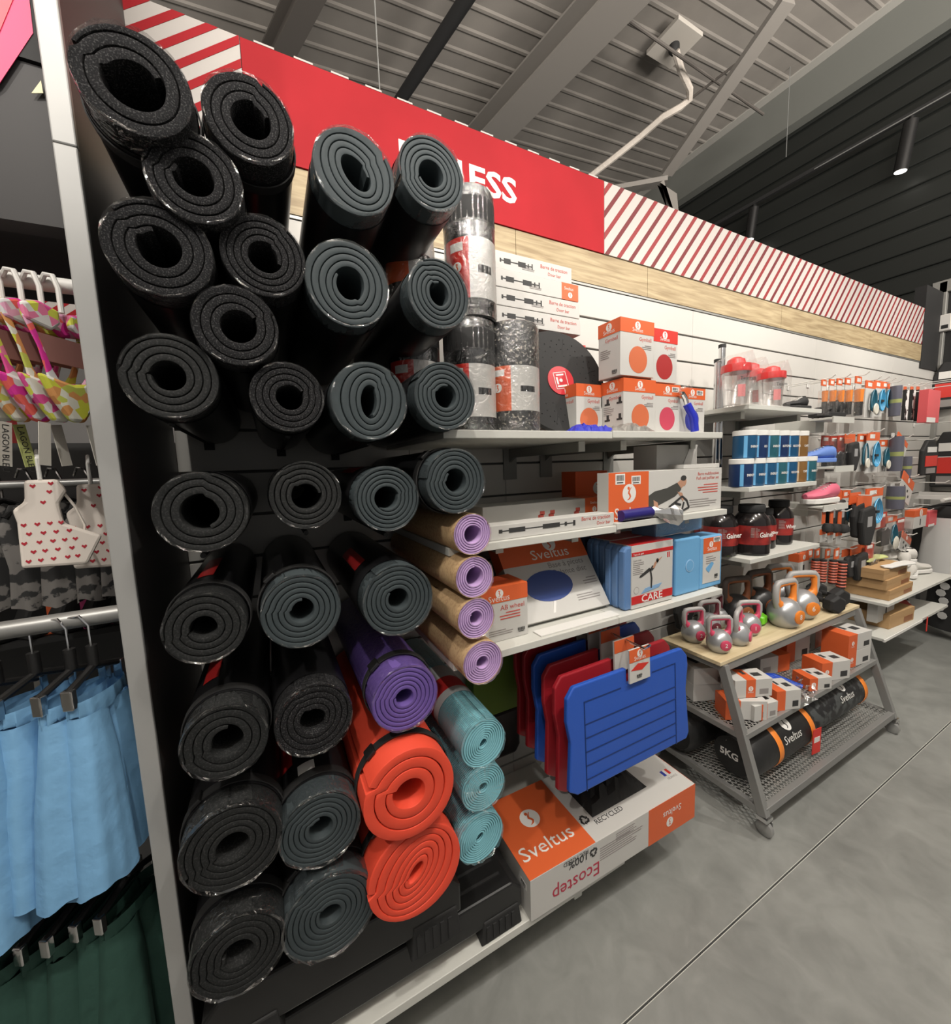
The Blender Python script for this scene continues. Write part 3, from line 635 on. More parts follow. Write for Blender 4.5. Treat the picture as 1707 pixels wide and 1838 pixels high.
# balance board leaning back
T = thing('balance_board', 'round black balance board with red centre badge leaning on the top shelf', 'balance board', (.865, -.29, Z1 + .178), rot=(-.22, 0, -.12))
MX = Matrix.Rotation(PI / 2, 4, 'X')
B().lathe([(.172, -.008), (.176, 0), (.17, .008), (.05, .011)], 48, mx=MX).obj('board', MBLACK, T, smooth=True)
B().lathe([(.048, .011), (.048, .0135)], 32, mx=MX).obj('badge', M('badge_red', (.5, .02, .03), .4), T)
b = B(); b.box(-.024, .024, -.0145, -.0135, -.028, -.026); b.box(-.024, .024, -.0145, -.0135, .026, .028); b.box(-.024, -.022, -.0145, -.0135, -.028, .028); b.box(.022, .024, -.0145, -.0135, -.028, .028)
b.lathe([(.006, .0135), (.006, .0145)], 16, mx=MX); b.box(-.018, .018, -.0145, -.0135, -.022, -.016); b.box(-.014, .014, -.0145, -.0135, .016, .021); b.box(-.017, -.011, -.0145, -.0135, -.012, .012)
b.obj('badge_print', PWHITE, T, rot=(0, -.15, 0))
b = B()
for k in range(6):
    a = k * PI / 3 + .3; b.bar((.055 * math.cos(a), -.0085, .055 * math.sin(a)), (.148 * math.cos(a), -.0085, .148 * math.sin(a)), .003, .003)
b.obj('groove_line', MBLACK, T)
b = B()
for k in range(90):
    a = k * 2.39996; r = .06 + .085 * math.sqrt(k / 90); b.lathe([(.0022, .009), (.0012, .0112)], 5, mx=Matrix.Translation((r * math.cos(a), 0, r * math.sin(a))) @ MX)
o = b.obj('grip_stud', MBLACK, T); o['kind'] = 'stuff'
# pull-up bar cartons stacked on a hidden carton
def barpic(t, x0, x1, z, y=-.0008, th=.0048):
    b = B(); L = x1 - x0; b.box(x0, x1, y, y + .0004, z - th * .3, z + th * .3)
    for a0, a1, q in ((0, .04, 1.1), (.12, .32, 1.5), (.55, .78, 1.5), (.85, .88, 1.3), (.97, 1, 1.8)): b.box(x0 + L * a0, x0 + L * a1, y - .0003, y + .0004, z - th * q, z + th * q)
    return b.obj('bar_picture', INK, t)
def barcarton(label, x0, x1, y, z, w=.1, h=.052, orange=False, rz=0):
    t = carton('bar_carton', label, x1 - x0, w, h, (x0, y, z), rz, group='long pull-up bar cartons')
    W_ = x1 - x0
    if orange: vband(t, W_ - .07, W_ + .0007, w, h); text(t, 'Sveltus', .014, (W_ - .06, -.001, h * .6), '-y'); emblem(t, .009, (W_ - .035, -.001, h * .3))
    else: text(t, 'Barre de traction', .016, (W_ - .13, -.0006, h * .58), '-y', REDINK); text(t, 'Door bar', .014, (W_ - .1, -.0006, h * .22), '-y', REDINK)
    barpic(t, .06 if W_ < .6 else .12, W_ - .16, h * .5); lines(t, .05, 3, .004, (W_ - .2, -.0002, h * .4)); return t
CB0 = .62
barcarton('pull-up bar carton, lowest of the four stacked high on the top shelf', CB0, .995, -.25, 1.942)
barcarton('pull-up bar carton, second from the bottom of the high stack', CB0, .992, -.25, 1.996)
barcarton('pull-up bar carton with orange end, third of the high stack', CB0, .985, -.25, 2.05, orange=True)
barcarton('pull-up bar carton on the very top of the high stack, against the wood band', CB0, .962, -.245, 2.104)
t = carton('support_carton', 'red and white carton under the high stack, half hidden behind the round board', .4, .11, .349, (.69, -.17, Z1), mat=CARD); band(t, .4, .11, .349, .27, .349, REDP)
# exercise ball cartons
def ballbox(label, x, y, z, w, h, col, ballc, rz=0, side='text'):
    t = carton('ball_carton', label, w, .09 if w > .12 else .12, h, (x, y, z), rz); d = .09 if w > .12 else .12
    band(t, w, d, h, h * .76, h, col)
    emblem(t, h * .07, (w * .5, -.0008, h * .9), fig=col); text(t, 'Sveltus', h * .1, (w * .5, -.001, h * .79), '-y', align='CENTER')
    text(t, 'Gymball', h * .1, (w * .93, -.0004, h * .64), '-y', REDINK, align='RIGHT'); lines(t, w * .3, 3, h * .03, (w * .62, -.0002, h * .56), right=True)
    o = B().lathe([(h * .24 * math.sin(a), -.0015 * math.cos(a) * 1.2) for a in [PI * k / 10 for k in range(0, 6)][::-1] if math.sin(a) > .01] , 30, mx=MX, cap=True).obj('ball_picture', M('ball_%s' % label[:3] + str(ballc), ballc, .4), t, loc=(w * .5 if w < .14 else w * .52, -.0004, h * .3))
    if side:
        emblem(t, h * .07, (-.0008, d * .5, h * .9), '-x', fig=col); text(t, 'Sveltus', h * .1, (-.001, d * .5, h * .79), '-x', align='CENTER')
        text(t, 'Gymball', h * .095, (-.0004, d * .1, h * .64), '-x', REDINK, align='RIGHT'); lines(t, d * .5, 5, h * .035, (-.0002, d * .9, h * .5), '-x'); barcode(t, d * .3, h * .09, (-.0003, d * .4, h * .04), '-x', False)
    return t
cO, cR, cP, cB = (.55, .14, .06), (.35, .03, .03), (.5, .06, .1), (.05, .06, .35)
t = ballbox('orange and white exercise ball carton with dark orange ball, sitting on top of the others', .97, -.45, 1.765, .146, .168, ORANGE, cO)
t = ballbox('red-topped exercise ball carton beside the highest orange one', 1.118, -.44, 1.757, .125, .166, REDP, cR, side=None)
t = ballbox('exercise ball carton at the left end of the bottom row, set back', .872, -.365, Z1 + .002, .105, .158, ORANGE, cO)
t = ballbox('exercise ball carton with light orange ball in the bottom row', .982, -.452, Z1 + .002, .142, .164, ORANGE, cO)
b = B()
for sx, sz in ((-.03, .02), (.02, .02), (-.03, -.03), (.02, -.03)):
    b.box(-.0008, 0, .045 + sx - .006, .045 + sx + .004, .075 + sz, .09 + sz); b.box(-.0008, 0, .045 + sx - .01, .045 + sx + .012, .07 + sz, .076 + sz)
b.obj('exercise_picture', INK, t)
t = ballbox('exercise ball carton with a pink ball in the bottom row', 1.127, -.445, Z1 + .002, .128, .158, ORANGE, cP, side=None); barcode(t, .035, .016, (.085, -.001, .135))
t = ballbox('exercise ball carton with a blue ball at the right end of the bottom row', 1.258, -.44, Z1 + .002, .138, .155, ORANGE, cB, side=None); barcode(t, .035, .016, (.09, -.001, .132))
# resistance tube with blue handle
T = thing('blue_handle_tube', 'blue handled exercise tube in film leaning on the ball cartons', 'exercise tube', (1.27, -.47, Z1 + .002))
BLUEG = M('blue_grip', (.02, .03, .4), .3)
B().tube([(.03, 0, .005), (.022, 0, .05), (.0, .01, .095)], .013, 12).obj('grip', BLUEG, T, smooth=True)
B().tube([(.0, .01, .095), (-.01, .01, .115), (-.022, .012, .13), (-.035, .012, .128)], .008, 8).obj('metal_end', CHROME, T, smooth=True)
B().tube([(-.03, .01, .13), (-.045, .01, .14), (.0, .01, .155), (.02, .01, .15)], .006, 6).obj('film_end', FILM, T)
def foil(label, x, y, z, w, d, h, mat, nm='foil_bag', cat='packet', seed=1):
    r = random.Random(seed); b = B(); nx, ny = 14, 6; vs = []
    for i in range(nx + 1):
        for j in range(ny + 1):
            u, v = i / nx, j / ny; e = math.sin(PI * u) ** .5 * math.sin(PI * v) ** .6 if 0 < u < 1 and 0 < v < 1 else 0
            vs.append((w * u, d * v, h * e * r.uniform(.45, 1)))
    b.add(vs, [(i * (ny + 1) + j, (i + 1) * (ny + 1) + j, (i + 1) * (ny + 1) + j + 1, i * (ny + 1) + j + 1) for i in range(nx) for j in range(ny)])
    o = b.obj(nm, mat, None, smooth=False, loc=(x, y, z)); return tag(o, label, cat)
foil('flat blue packet lying on the shelf edge below the round board', .75, -.495, Z1, .17, .06, .03, BLUEG, 'blue_packet', seed=4)
foil('crumpled grey bag beside the blue packet on the top shelf', .885, -.497, Z1 + .001, .2, .05, .03, M('grey_foil', (.3, .29, .27), .3, .5), seed=2)

# ================================================================== SHELF 2 GOODS
Z2 = 1.3225
t = carton('bar_carton', 'long pull-up bar carton at the front of the middle shelf, bar printed on it', .43, .055, .038, (.476, -.487, 1.3155), group='cartons on the middle shelf')
barpic(t, .03, .28, .022, th=.004); text(t, 'Barre de traction', .016, (.415, -.0006, .024), '-y', REDINK, align='RIGHT'); text(t, 'Door bar', .014, (.415, -.0006, .008), '-y', REDINK, align='RIGHT')
t = carton('bar_carton', 'pull-up bar carton with orange end, behind the front one on the middle shelf', .47, .1, .07, (.543, -.335, 1.3155), group='cartons on the middle shelf')
vband(t, .39, .4707, .1, .07); text(t, 'Sveltus', .013, (.43, -.001, .05), '-y', align='CENTER'); emblem(t, .009, (.43, -.001, .032))
b = B()
for x in (.2, .24, .345): b.box(x, x + .018, -.0006, 0, .02, .032); b.box(x + .004, x + .022, -.0006, 0, .03, .042); b.box(x - .003, x + .002, -.0006, 0, .018, .03)
b.obj('exercise_picture', REDINK, t)
t = carton('logo_carton', 'orange carton with white emblem standing behind the long cartons', .16, .08, .15, (at_y(1033, 870, -.2).x, -.2, Z2), mat=M('carton_orange', (.7, .1, .02), .5)); emblem(t, .024, (.11, -.0005, .085))
t = carton('pushup_carton', 'large white and orange push-up bar carton with an exercising person on it', .553, .045, .148, (.893, -.478, Z2)); 
plate(t, 'orange_panel', 0, .172, -.0002, .1485, ORANGE); plate(t, 'side_flap', 0, .045, 0, .1485, M('flap_white', (.5, .49, .46), .6), face='-x')
emblem(t, .029, (.086, -.0008, .083)); text(t, 'Sveltus', .05, (.086, -.001, .006), '-y', align='CENTER', xs=.9); barcode(t, .04, .032, (.027, -.0008, .112)); barcode(t, .04, .026, (.095, -.0008, .11))
SKIN = M('print_skin', (.42, .23, .15), .6); SHIRT = M('print_shirt', (.05, .05, .045), .6)
def poly(par, nm, pts, mat, y=-.0008, th=.0006): return B().prism(pts, y, y + th).obj(nm, mat, par)
poly(t, 'person_picture', [(.173, .07), (.2, .082), (.26, .09), (.31, .105), (.33, .098), (.33, .08), (.3, .06), (.25, .045), (.2, .03), (.173, .035)], SHIRT)
poly(t, 'person_picture', [(.31, .104), (.325, .113), (.338, .11), (.345, .095), (.33, .085)], SKIN, -.001); oval(t, 'person_picture', .343, .108, .013, .016, SKIN, -.0002); oval(t, 'person_picture', .341, .119, .014, .009, INK, -.0009, .0006)
poly(t, 'person_picture', [(.195, .055), (.215, .045), (.22, .02), (.235, .008), (.222, .003), (.2, .015)], SKIN, -.0012); poly(t, 'person_picture', [(.31, .075), (.325, .06), (.34, .04), (.345, .05), (.335, .07)], SKIN, -.0012)
b = B()
for p0, p1 in (((.27, .018), (.335, .05)), ((.335, .05), (.36, .035)), ((.36, .035), (.372, .01)), ((.372, .01), (.335, -.0)), ((.335, .0), (.345, .03)), ((.3, .03), (.33, .022))):
    b.bar((p0[0], -.001, p0[1] + .008), (p1[0], -.001, p1[1] + .008), .0014, .007)
b.obj('push_bar_picture', INK, t)
text(t, 'Barre multifonction', .015, (.535, -.0006, .125), '-y', REDINK, align='RIGHT'); text(t, 'Push and pull bar set', .015, (.535, -.0006, .11), '-y', REDINK, align='RIGHT')
lines(t, .12, 4, .009, (.41, -.0002, .09), right=True, mat=REDINK); lines(t, .16, 4, .008, (.375, -.0002, .04))
tag(B().box(0, .2, 0, .1, 0, .014).obj('flat_carton', CARD, None, bevel=.001, loc=(1.26, -.46, 1.4715)), 'thin flat white carton on top of the push-up bar carton', 'box')
T = carton('plain_carton', 'plain white carton under the top shelf with a folded white flap', .22, .1, .085, (1.2, -.4, 1.4715), mat=CARD); 
B().prism([(0, 0), (.04, 0), (.09, .084), (.05, .084)], -.003, -.001).obj('flap', PWHITE, T, loc=(.13, 0, 0))
T = thing('blue_handle_roll', 'dark blue grip in clear film lying at the middle shelf edge', 'exercise tube', (.93, -.49, Z2 + .018)); B().tube([(0, 0, 0), (.13, 0, .002)], .017, 14).obj('grip', M('navy_grip', (.02, .015, .14), .35), T, smooth=True)
r = random.Random(9); b = B(); vs = []
for i in range(8):
    for j in range(9): a = 2 * PI * j / 8; q = .017 + .004 * i * r.uniform(.3, 1); vs.append((.13 + i * .014, -.004 * i + q * .6 * math.cos(a), -.002 * i + q * math.sin(a) * r.uniform(.6, 1.2)))
b.add(vs, [(i * 9 + j, i * 9 + j + 1, i * 9 + j + 10, i * 9 + j + 9) for i in range(7) for j in range(8)]); b.obj('silver_wrapping', M('silver_foil', (.75, .75, .75), .2, .9, bump=(60, .6, .003)), T)
B().tube([(.12, 0, 0), (.17, -.014, 0), (.19, -.014, -.012)], .004, 6).obj('cord_end', MBLACK, T)

# ================================================================== SHELF 3 GOODS
Z3 = 1.0305
t = carton('wheel_carton', 'orange and white ab wheel carton at the left of the lower shelf', .165, .1, .15, (.447, -.452, Z3)); band(t, .165, .1, .15, .108, .15)
emblem(t, .012, (.075, -.001, .133)); text(t, 'Sveltus', .024, (.04, -.001, .112), '-y'); text(t, 'AB wheel', .02, (.155, -.0006, .085), '-y', REDINK, align='RIGHT'); lines(t, .07, 3, .008, (.07, -.0002, .075), mat=REDINK, right=True); lines(t, .08, 3, .006, (.04, -.0002, .03)); barcode(t, .03, .016, (.128, -.0006, .012), bg=False)
B().prism([(.02, .15), (.14, .15), (.1, .165), (.05, .165)], .05, .052).obj('hang_flap', ORANGE, t)
t = carton('disc_carton', 'large orange and white balance disc carton leaning back on the lower shelf', .34, .05, .285, (.615, -.425, Z3 + .013), 0, rot=(-.62, 0, 0)); H_ = .285; Wd = .34
band(t, Wd, .05, H_, .178, H_); emblem(t, .026, (.2, -.001, .24)); text(t, 'Sveltus', .048, (.19, -.001, .19), '-y', align='CENTER', xs=1.15)
oval(t, 'disc_picture', .14, .1, .09, .05, M('disc_blue', (.03, .06, .22), .45), -.0002); poly(t, 'shine_print', [(.115, .015), (.125, .015), (.15, .065), (.14, .065)], PWHITE)
text(t, 'Base à picots', .028, (.31, -.0006, .155), '-y', GREYINK, align='RIGHT'); text(t, 'Balance disc', .028, (.31, -.0006, .128), '-y', GREYINK, align='RIGHT'); lines(t, .06, 3, .009, (.27, -.0002, .1), right=True); lines(t, .1, 3, .008, (.225, -.0002, .05))
t = B().box(0, .3, .001, .04, 0, .003).obj('shelf_ticket', PWHITE, None, loc=(.63, -.49, Z3 + .0003)); tag(t, 'thin white price ticket strip on the lower shelf edge', 'ticket')
CBL = M('care_blue', (.1, .2, .4), .35, bump=(50, .3, .004)); CRED = M('care_red', (.5, .02, .02), .35)
def care(label, x, y, w, h, rz=0, lean=0):
    T = thing('folded_mat_pack', label, 'yoga mat pack', (x, y, Z3 + .001), group='folded blue mats in red and white sleeves', rot=(0, lean, rz))
    for k in range(3):
        a = B(); a.prism([(.004, 0), (.03, 0), (w + .02, 0), (w + .028, .01), (w + .028, h - .012), (w + .02, h), (.01, h), (0, h - .015), (0, .01)], .002 + k * .029, .029 + k * .029); a.obj('folded_mat', CBL, T, bevel=.006)
    B().box(.028, w + .018, -.001, .092, .001, h + .003).obj('paper_sleeve', CARD, T, bevel=.001)
    plate(T, 'red_stripe', .028, w + .018, .016, .042, CRED, -.0012); plate(T, 'red_stripe', .028, w + .018, h - .032, h - .02, CRED, -.0012)
    plate(T, 'red_top', .028, w + .018, -.001, .092, CRED, h + .0032, face='z')
    text(T, 'CARE', .034, (w * .5 + .02, -.0022, .0175), '-y', PWHITE, .012, align='CENTER', xs=1.2); text(T, 'Tapis de gym', .009, (.034, -.0022, h - .0295), '-y'); text(T, 'Gym mat', .01, (.034, -.0016, h - .05), '-y', GREYINK)
    lines(T, .05, 7, .006, (.034, -.0012, h - .056), seed=2)
    oval(T, 'round_mark', .05, .06, .012, .012, GREYINK, -.0011, .0004); oval(T, 'round_mark', .05, .06, .0105, .0105, CARD, -.0013, .0004)
    poly(T, 'mat_picture', [(.07, .046), (.155, .055), (.17, .068), (.09, .062)], M('care_pic_blue', (.2, .35, .55), .5), -.0022)
    for pts in ([(.115, .058), (.121, .058), (.123, .09), (.117, .118), (.111, .115), (.116, .09)], [(.117, .118), (.07, .1), (.062, .102), (.066, .107), (.108, .127)], [(.108, .118), (.125, .116), (.132, .128), (.122, .133)]): poly(T, 'person_picture', pts, INK, -.0024)
    for pts in ([(.122, .124), (.132, .122), (.142, .137), (.134, .142)], [(.138, .137), (.165, .152), (.168, .156), (.136, .143)]): poly(T, 'person_picture', pts, SKIN, -.0025)
    oval(T, 'person_picture', .146, .146, .006, .007, INK, -.0019, .0006)
    for k in range(2): plate(T, 'red_mark', w * .95 + k * .008, w * .95 + .004 + k * .008, h - .055, h - .037, CRED, -.0012)
    return T
care('folded blue mat in red and white sleeve with yoga pose, frontmost of its kind', .963, -.478, .205, .205)
care('folded blue mat in red and white sleeve, second, partly behind the frontmost', .985, -.372, .205, .205, .02, .0)
care('folded blue mat in red and white sleeve, rearmost, under the middle shelf', 1.05, -.265, .205, .215, .03, .0)
BRI = M('brick_blue', (.13, .34, .58), .55, bump=(120, .15, .001))
def brick(label, x, y, z, w, d, h, rz=0, lab=False, film_=False, rot=None):
    T = thing('yoga_brick', label, 'yoga brick', (x, y, z), rz, rot=rot); B().box(0, w, 0, d, 0, h).obj('foam_block', BRI, T, bevel=.006)
    if lab:
        B().box(w * .12, w * .9, -.0014, .0, .02, h - .006).obj('paper_label', CARD, T); plate(T, 'label_band', w * .12, w * .9, h * .68, h - .006, ORANGE, -.0015)
        emblem(T, .011, (w * .45, -.0024, h * .84)); text(T, 'Sveltus', .02, (w * .5, -.0024, h * .72), '-y', align='CENTER'); barcode(T, .04, .018, (w * .55, -.0024, h * .87)); lines(T, .06, 4, .008, (w * .25, -.0016, h * .6))
        poly(T, 'brick_picture', [(w * .25, h * .4), (w * .5, h * .5), (w * .6, h * .46), (w * .38, h * .3), (w * .26, h * .36)], BRI, -.0024); barcode(T, .025, .02, (w * .62, -.0016, .03), bg=False)
    else:
        oval(T, 'round_mark', w * .55, h * .5, .022, .022, M('brick_pale', (.3, .48, .68), .5), -.0003); oval(T, 'round_mark', w * .55, h * .5, .019, .019, BRI, -.0008)
    if film_: B().box(-.002, w + .003, -.002, d + .003, -.0005, h + .002).obj('film_wrap', film('brick_film', .9, .2), T)
    return T
brick('blue yoga brick standing upright with a pale round mark on it', 1.216, -.47, Z3 + .001, .132, .08, .2)
brick('blue yoga brick with orange and white paper label at the shelf end', 1.35, -.468, Z3 + .001, .13, .08, .193, lab=True)
brick('blue yoga brick in clear film lying flat on the two upright ones', 1.17, -.425, Z3 + .207, .29, .1, .068, film_=True, rz=.08)

# ================================================================== below shelf 3
# step-shaped aerobic wedges hanging on a hook
def wedge(label, x, y, z, w, h, mat, tags=True, k=0, back=False):
    T = thing('hanging_board', label, 'exercise board', (x, y, z), group='red and blue moulded boards on one hook', rot=(-.04, 0, .02 * k))
    out = [(.03, 0), (w - .012, -.0), (w, .02), (w - .012, h * .55), (w + .0, h * .8), (w - .004, h - .03), (w - .03, h), (w * .62, h), (w * .62, h - .05), (w * .45, h - .05), (w * .45, h), (.03, h), (.004, h - .03), (.0, h * .7), (.012, h * .5), (.0, .02)]
    B().prism(out, 0, .016).obj('moulded_board', mat, T, bevel=.004)
    b = B(); dk = .0015
    dm = M('groove_' + mat.name, tuple(c * .35 for c in mat.node_tree.nodes['Principled BSDF'].inputs['Base Color'].default_value[:3]), .5)
    x0, x1 = w * .12, w * .87
    b.box(x0, x0 + .003, -dk, 0, .0, h - .055); b.box(x1, x1 + .003, -dk, 0, .0, h - .04); b.box(x0, w * .4, -dk, 0, h - .055, h - .052); b.box(w * .66, x1, -dk, 0, h - .043, h - .04)
    for i in range(5): b.box(x0, x1, -dk, 0, h * (.1 + .13 * i), h * (.1 + .13 * i) + .003)
    b.obj('groove', dm, T)
    if tags:
        g = B().box(w * .45 + .0, w * .62, -.012, -.006, h - .045, h + .06).obj('card_tag', CARD, T); plate(g, 'tag_band', w * .45, w * .62, h + .02, h + .06, ORANGE, -.0122)
        if k == 0: emblem(g, .012, (w * .535, -.0132, h + .043)); text(g, 'Sveltus', .018, (w * .535, -.0132, h + .024), '-y', align='CENTER'); poly(g, 'board_picture', [(w * .46, h - .005), (w * .52, h + .012), (w * .61, h + .004), (w * .55, h - .012)], REDP, -.0128); barcode(g, .03, .014, (w * .5, -.0126, h - .035), bg=False)
    return T
SBL = M('board_blue', (.02, .085, .42), .4); SRD = M('board_red', (.3, .012, .02), .4)
KX = .667; lbl = ['frontmost moulded board, bright blue, hanging over the long carton', 'red moulded board directly behind the frontmost blue one', 'second red moulded board in the hanging row', 'dark blue moulded board in the middle of the hanging row', 'third red moulded board, near the wall', 'rearmost dark red moulded board against the wall']
for k in range(6):
    y = -.53 + k * .055; wedge(lbl[k], .69 + .002 * k, y, .545 - .045 * (k > 0) + .01 * k, .53, .325 + .04 * (k > 0), [SBL, SRD, SRD, SBL, SRD, SRD][k], True, k)
T = thing('display_hook', 'steel hook through the tops of the hanging red and blue boards', 'hook', (.98, 0, .93)); B().tube([(0, -.002, 0), (0, -.54, 0), (0, -.56, .02)], .004, 8).obj('hook_rod', CHROME, T, smooth=True)
# hanging green and black mat
T = thing('hanging_mat', 'green gym mat with black ends hanging on the wall beside the pale blue rolls', 'exercise mat', (.605, -.1, .37))
GR = M('mat_green', (.1, .2, .02), .6)
B().prism([(0, .03), (.02, 0), (.18, 0), (.2, .03), (.2, .19), (0, .19)], 0, .07).obj('black_end', BLACK, T, bevel=.01); B().box(.0, .2, 0, .07, .19, .41).obj('mat_body', GR, T, bevel=.004); B().box(0, .2, 0, .07, .41, .5).obj('black_end', BLACK, T, bevel=.006)
emblem(T, .026, (.155, -.002, .468)); text(T, 'Sveltus', .04, (.095, -.002, .42), '-y')
# low crumpled black shape lying on the long carton
T = foil('crumpled black shape lying on the long carton under the hanging boards', .86, -.44, .333, .26, .14, .06, MBLACK, 'black_shape', 'bag', 5)

# ================================================================== RACK WITH KETTLEBELLS
X0, X1 = 1.63, 2.86
T = thing('display_rack', 'grey steel trolley rack on castors with wooden top holding kettlebells', 'rack', (0, 0, 0))
GS = M('rack_grey', (.3, .3, .29), .4, .5)
def ly(z): return -.575 + (z - .09) * .325      # slanted front leg
for X in (X0, X1):
    B().bar((X, ly(.09), .09), (X, ly(.64), .64), .028, .035, up=(0, 1, 0)).obj('leg', GS, T, bevel=.002)
    B().bar((X, -.06, .09), (X, -.14, .64), .028, .035, up=(0, 1, 0)).obj('leg', GS, T, bevel=.002)
    B().bar((X, -.56, .105), (X, -.06, .105), .025, .028).obj('side_rail', GS, T, bevel=.002); B().bar((X, -.48, .372), (X, -.1, .372), .025, .025).obj('side_rail', GS, T, bevel=.002); B().bar((X, -.4, .63), (X, -.14, .63), .025, .03).obj('side_rail', GS, T, bevel=.002)
b = B().box(X0 - .03, X1 + .02, -.405, -.12, .643, .66); b.obj('wooden_top', wood_mat('birch_ply', (.5, .4, .24), (.62, .52, .34), (2, 20, 20)), T, bevel=.002)
B().box(X0, X1, -.4, -.375, .605, .642).obj('front_rail', GS, T, bevel=.002)
B().box(X0, X1, -.5, -.48, .36, .386).obj('front_rail', GS, T, bevel=.002); B().box(X0, X1, -.585, -.56, .09, .125).obj('front_rail', GS, T, bevel=.002)
for nm, y0, z0 in (('back', -.1, .36), ('back', -.075, .09)): B().box(X0, X1, y0, y0 + .02, z0, z0 + .03).obj('back_rail', GS, T)
def meshshelf(y0, y1, z, px=.022, wd=.0045):
    b = B(); x = X0 - (y1 - y0)
    for sgn in (1, -1):
        x = X0 + .01 - (y1 - y0) * .6
        while x < X1 + (y1 - y0) * .6:
            a, c = x, x + sgn * (y1 - y0) * .6
            t0, t1 = 0, 1
            lo, hi = X0 + .012, X1 - .012
            if a != c:
                u = sorted(((lo - a) / (c - a), (hi - a) / (c - a))); t0, t1 = max(0, u[0]), min(1, u[1])
            if t1 > t0:
                b.bar((a + (c - a) * t0, y0 + (y1 - y0) * t0, z), (a + (c - a) * t1, y0 + (y1 - y0) * t1, z), wd, .002)
            x += px
    o = b.obj('metal_mesh', M('mesh_grey', (.42, .42, .4), .4, .5), T, fix=False); o['kind'] = 'stuff'
meshshelf(-.56, -.06, .118); meshshelf(-.48, -.1, .383)
b = B().box(X0 + .015, X1 - .015, -.14, -.135, .39, .62); b.obj('back_plate', M('dark_steel', (.04, .04, .04), .5, .4), T)
for X, Y in ((X0 + .0, -.575), (X1, -.575), (X0, -.06), (X1, -.06)):
    c = B().lathe([(.026, -.011), (.03, -.008), (.03, .008), (.026, .011)], 20, mx=Matrix.Translation((X + .012, Y, .0305)) @ Matrix.Rotation(PI / 2, 4, 'Y')).obj('castor', M('castor_grey', (.35, .35, .34), .35, .5), T, smooth=True)
    B().prism([(Y - .02, .03), (Y + .016, .03), (Y + .016, .075), (Y - .016, .085), (Y - .02, .075)], X + .026, X + .03, axis='x').obj('fork', CHROME, c); B().box(X - .018, X + .026, Y - .02, Y + .02, .075, .09).obj('fork_plate', CHROME, c)
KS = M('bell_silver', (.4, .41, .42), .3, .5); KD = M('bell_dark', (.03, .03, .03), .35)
def kettlebell(label, x, y, s, col, num, rz=0, dark=False):
    T = thing('kettlebell', label, 'kettlebell', (x, y, .661), rz, group='kettlebells on the rack')
    R = .062 * s; body = KD if dark else KS; grip = M('bell_grip_grey', (.36, .35, .34), .4) if not dark else M('bell_grip_dark', (.09, .07, .06), .5)
    B().lathe([(R * .62, 0), (R * .8, .01 * s), (R * .98, .035 * s), (R, .058 * s), (R * .9, .082 * s), (R * .68, .102 * s), (R * .4, .113 * s), (R * .1, .116 * s)], 28).obj('bell_body', body, T, smooth=True)
    h, wt, wb = .186 * s, R * .98, R * .72
    path = [(-wb, 0, .085 * s), (-wt * .93, 0, .11 * s), (-wt, 0, .135 * s), (-wt * .97, 0, h - .014 * s), (-wt * .8, 0, h - .002), (-wt * .45, 0, h), (wt * .45, 0, h), (wt * .8, 0, h - .002), (wt * .97, 0, h - .014 * s), (wt, 0, .135 * s), (wt * .93, 0, .11 * s), (wb, 0, .085 * s)]
    B().tube(path, [.014 * s] + [.0125 * s] * 10 + [.014 * s], 12).obj('handle', grip, T, smooth=True)
    p2 = [(-wb * .72, 0, .09 * s)] + [(p[0] * .9, 0, p[2] - .003 * s) for p in path[1:4]] + [(-wt * .74, 0, h - .009 * s), (-wt * .4, 0, h - .007 * s), (wt * .4, 0, h - .007 * s), (wt * .74, 0, h - .009 * s)] + [(p[0] * .9, 0, p[2] - .003 * s) for p in path[8:11]] + [(wb * .72, 0, .09 * s)]
    B().tube(p2, [.024 * s, .015 * s, .0115 * s] + [.0115 * s] * 6 + [.0115 * s, .015 * s, .024 * s][:len(p2) - 9], 10, flat=1.0).obj('handle_lining', col, T, smooth=True)
    d = B(); mx2 = Matrix.Translation((0, -R * .985, .052 * s)) @ Matrix.Rotation(.02, 4, 'X') @ MX
    d.lathe([(.028 * s, -.009), (.028 * s, .0005), (.024 * s, .0025)], 24, mx=mx2); o = d.obj('badge', col, T, smooth=True)
    text(o, num, .03 * s, (0, -R * .985 - .0028, .044 * s), '-y', PWHITE, .01, align='CENTER', name='number')
    return T
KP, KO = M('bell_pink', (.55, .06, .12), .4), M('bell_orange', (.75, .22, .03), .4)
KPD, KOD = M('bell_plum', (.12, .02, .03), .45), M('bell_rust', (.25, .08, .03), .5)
kettlebell('grey and pink kettlebell marked 2, at the front left corner of the rack top', 1.70, -.335, .82, KP, '2', -.45)
kettlebell('grey and pink kettlebell behind the corner one, beside the hanging boards', 1.70, -.215, .82, KP, '2', -.3)
kettlebell('grey and pink kettlebell turned sideways, second along the front edge', 1.84, -.335, .84, KP, '3', .35)
kettlebell('grey and pink kettlebell marked 1 with green weight behind its handle', 1.99, -.3, .84, KP, '1', -.5)
kettlebell('grey and orange kettlebell marked 8, nearest of the big ones', 2.235, -.335, 1.2, KO, '8', -.1)
kettlebell('big grey and orange kettlebell next to the black hexagonal dumbbells', 2.43, -.32, 1.25, KO, '6', -.45)
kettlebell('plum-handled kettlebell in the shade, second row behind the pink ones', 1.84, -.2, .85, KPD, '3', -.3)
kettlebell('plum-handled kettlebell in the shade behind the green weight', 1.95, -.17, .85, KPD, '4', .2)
kettlebell('rust-handled dark kettlebell in the back row, left', 2.1, -.18, 1.2, KOD, '6', -.3, True)
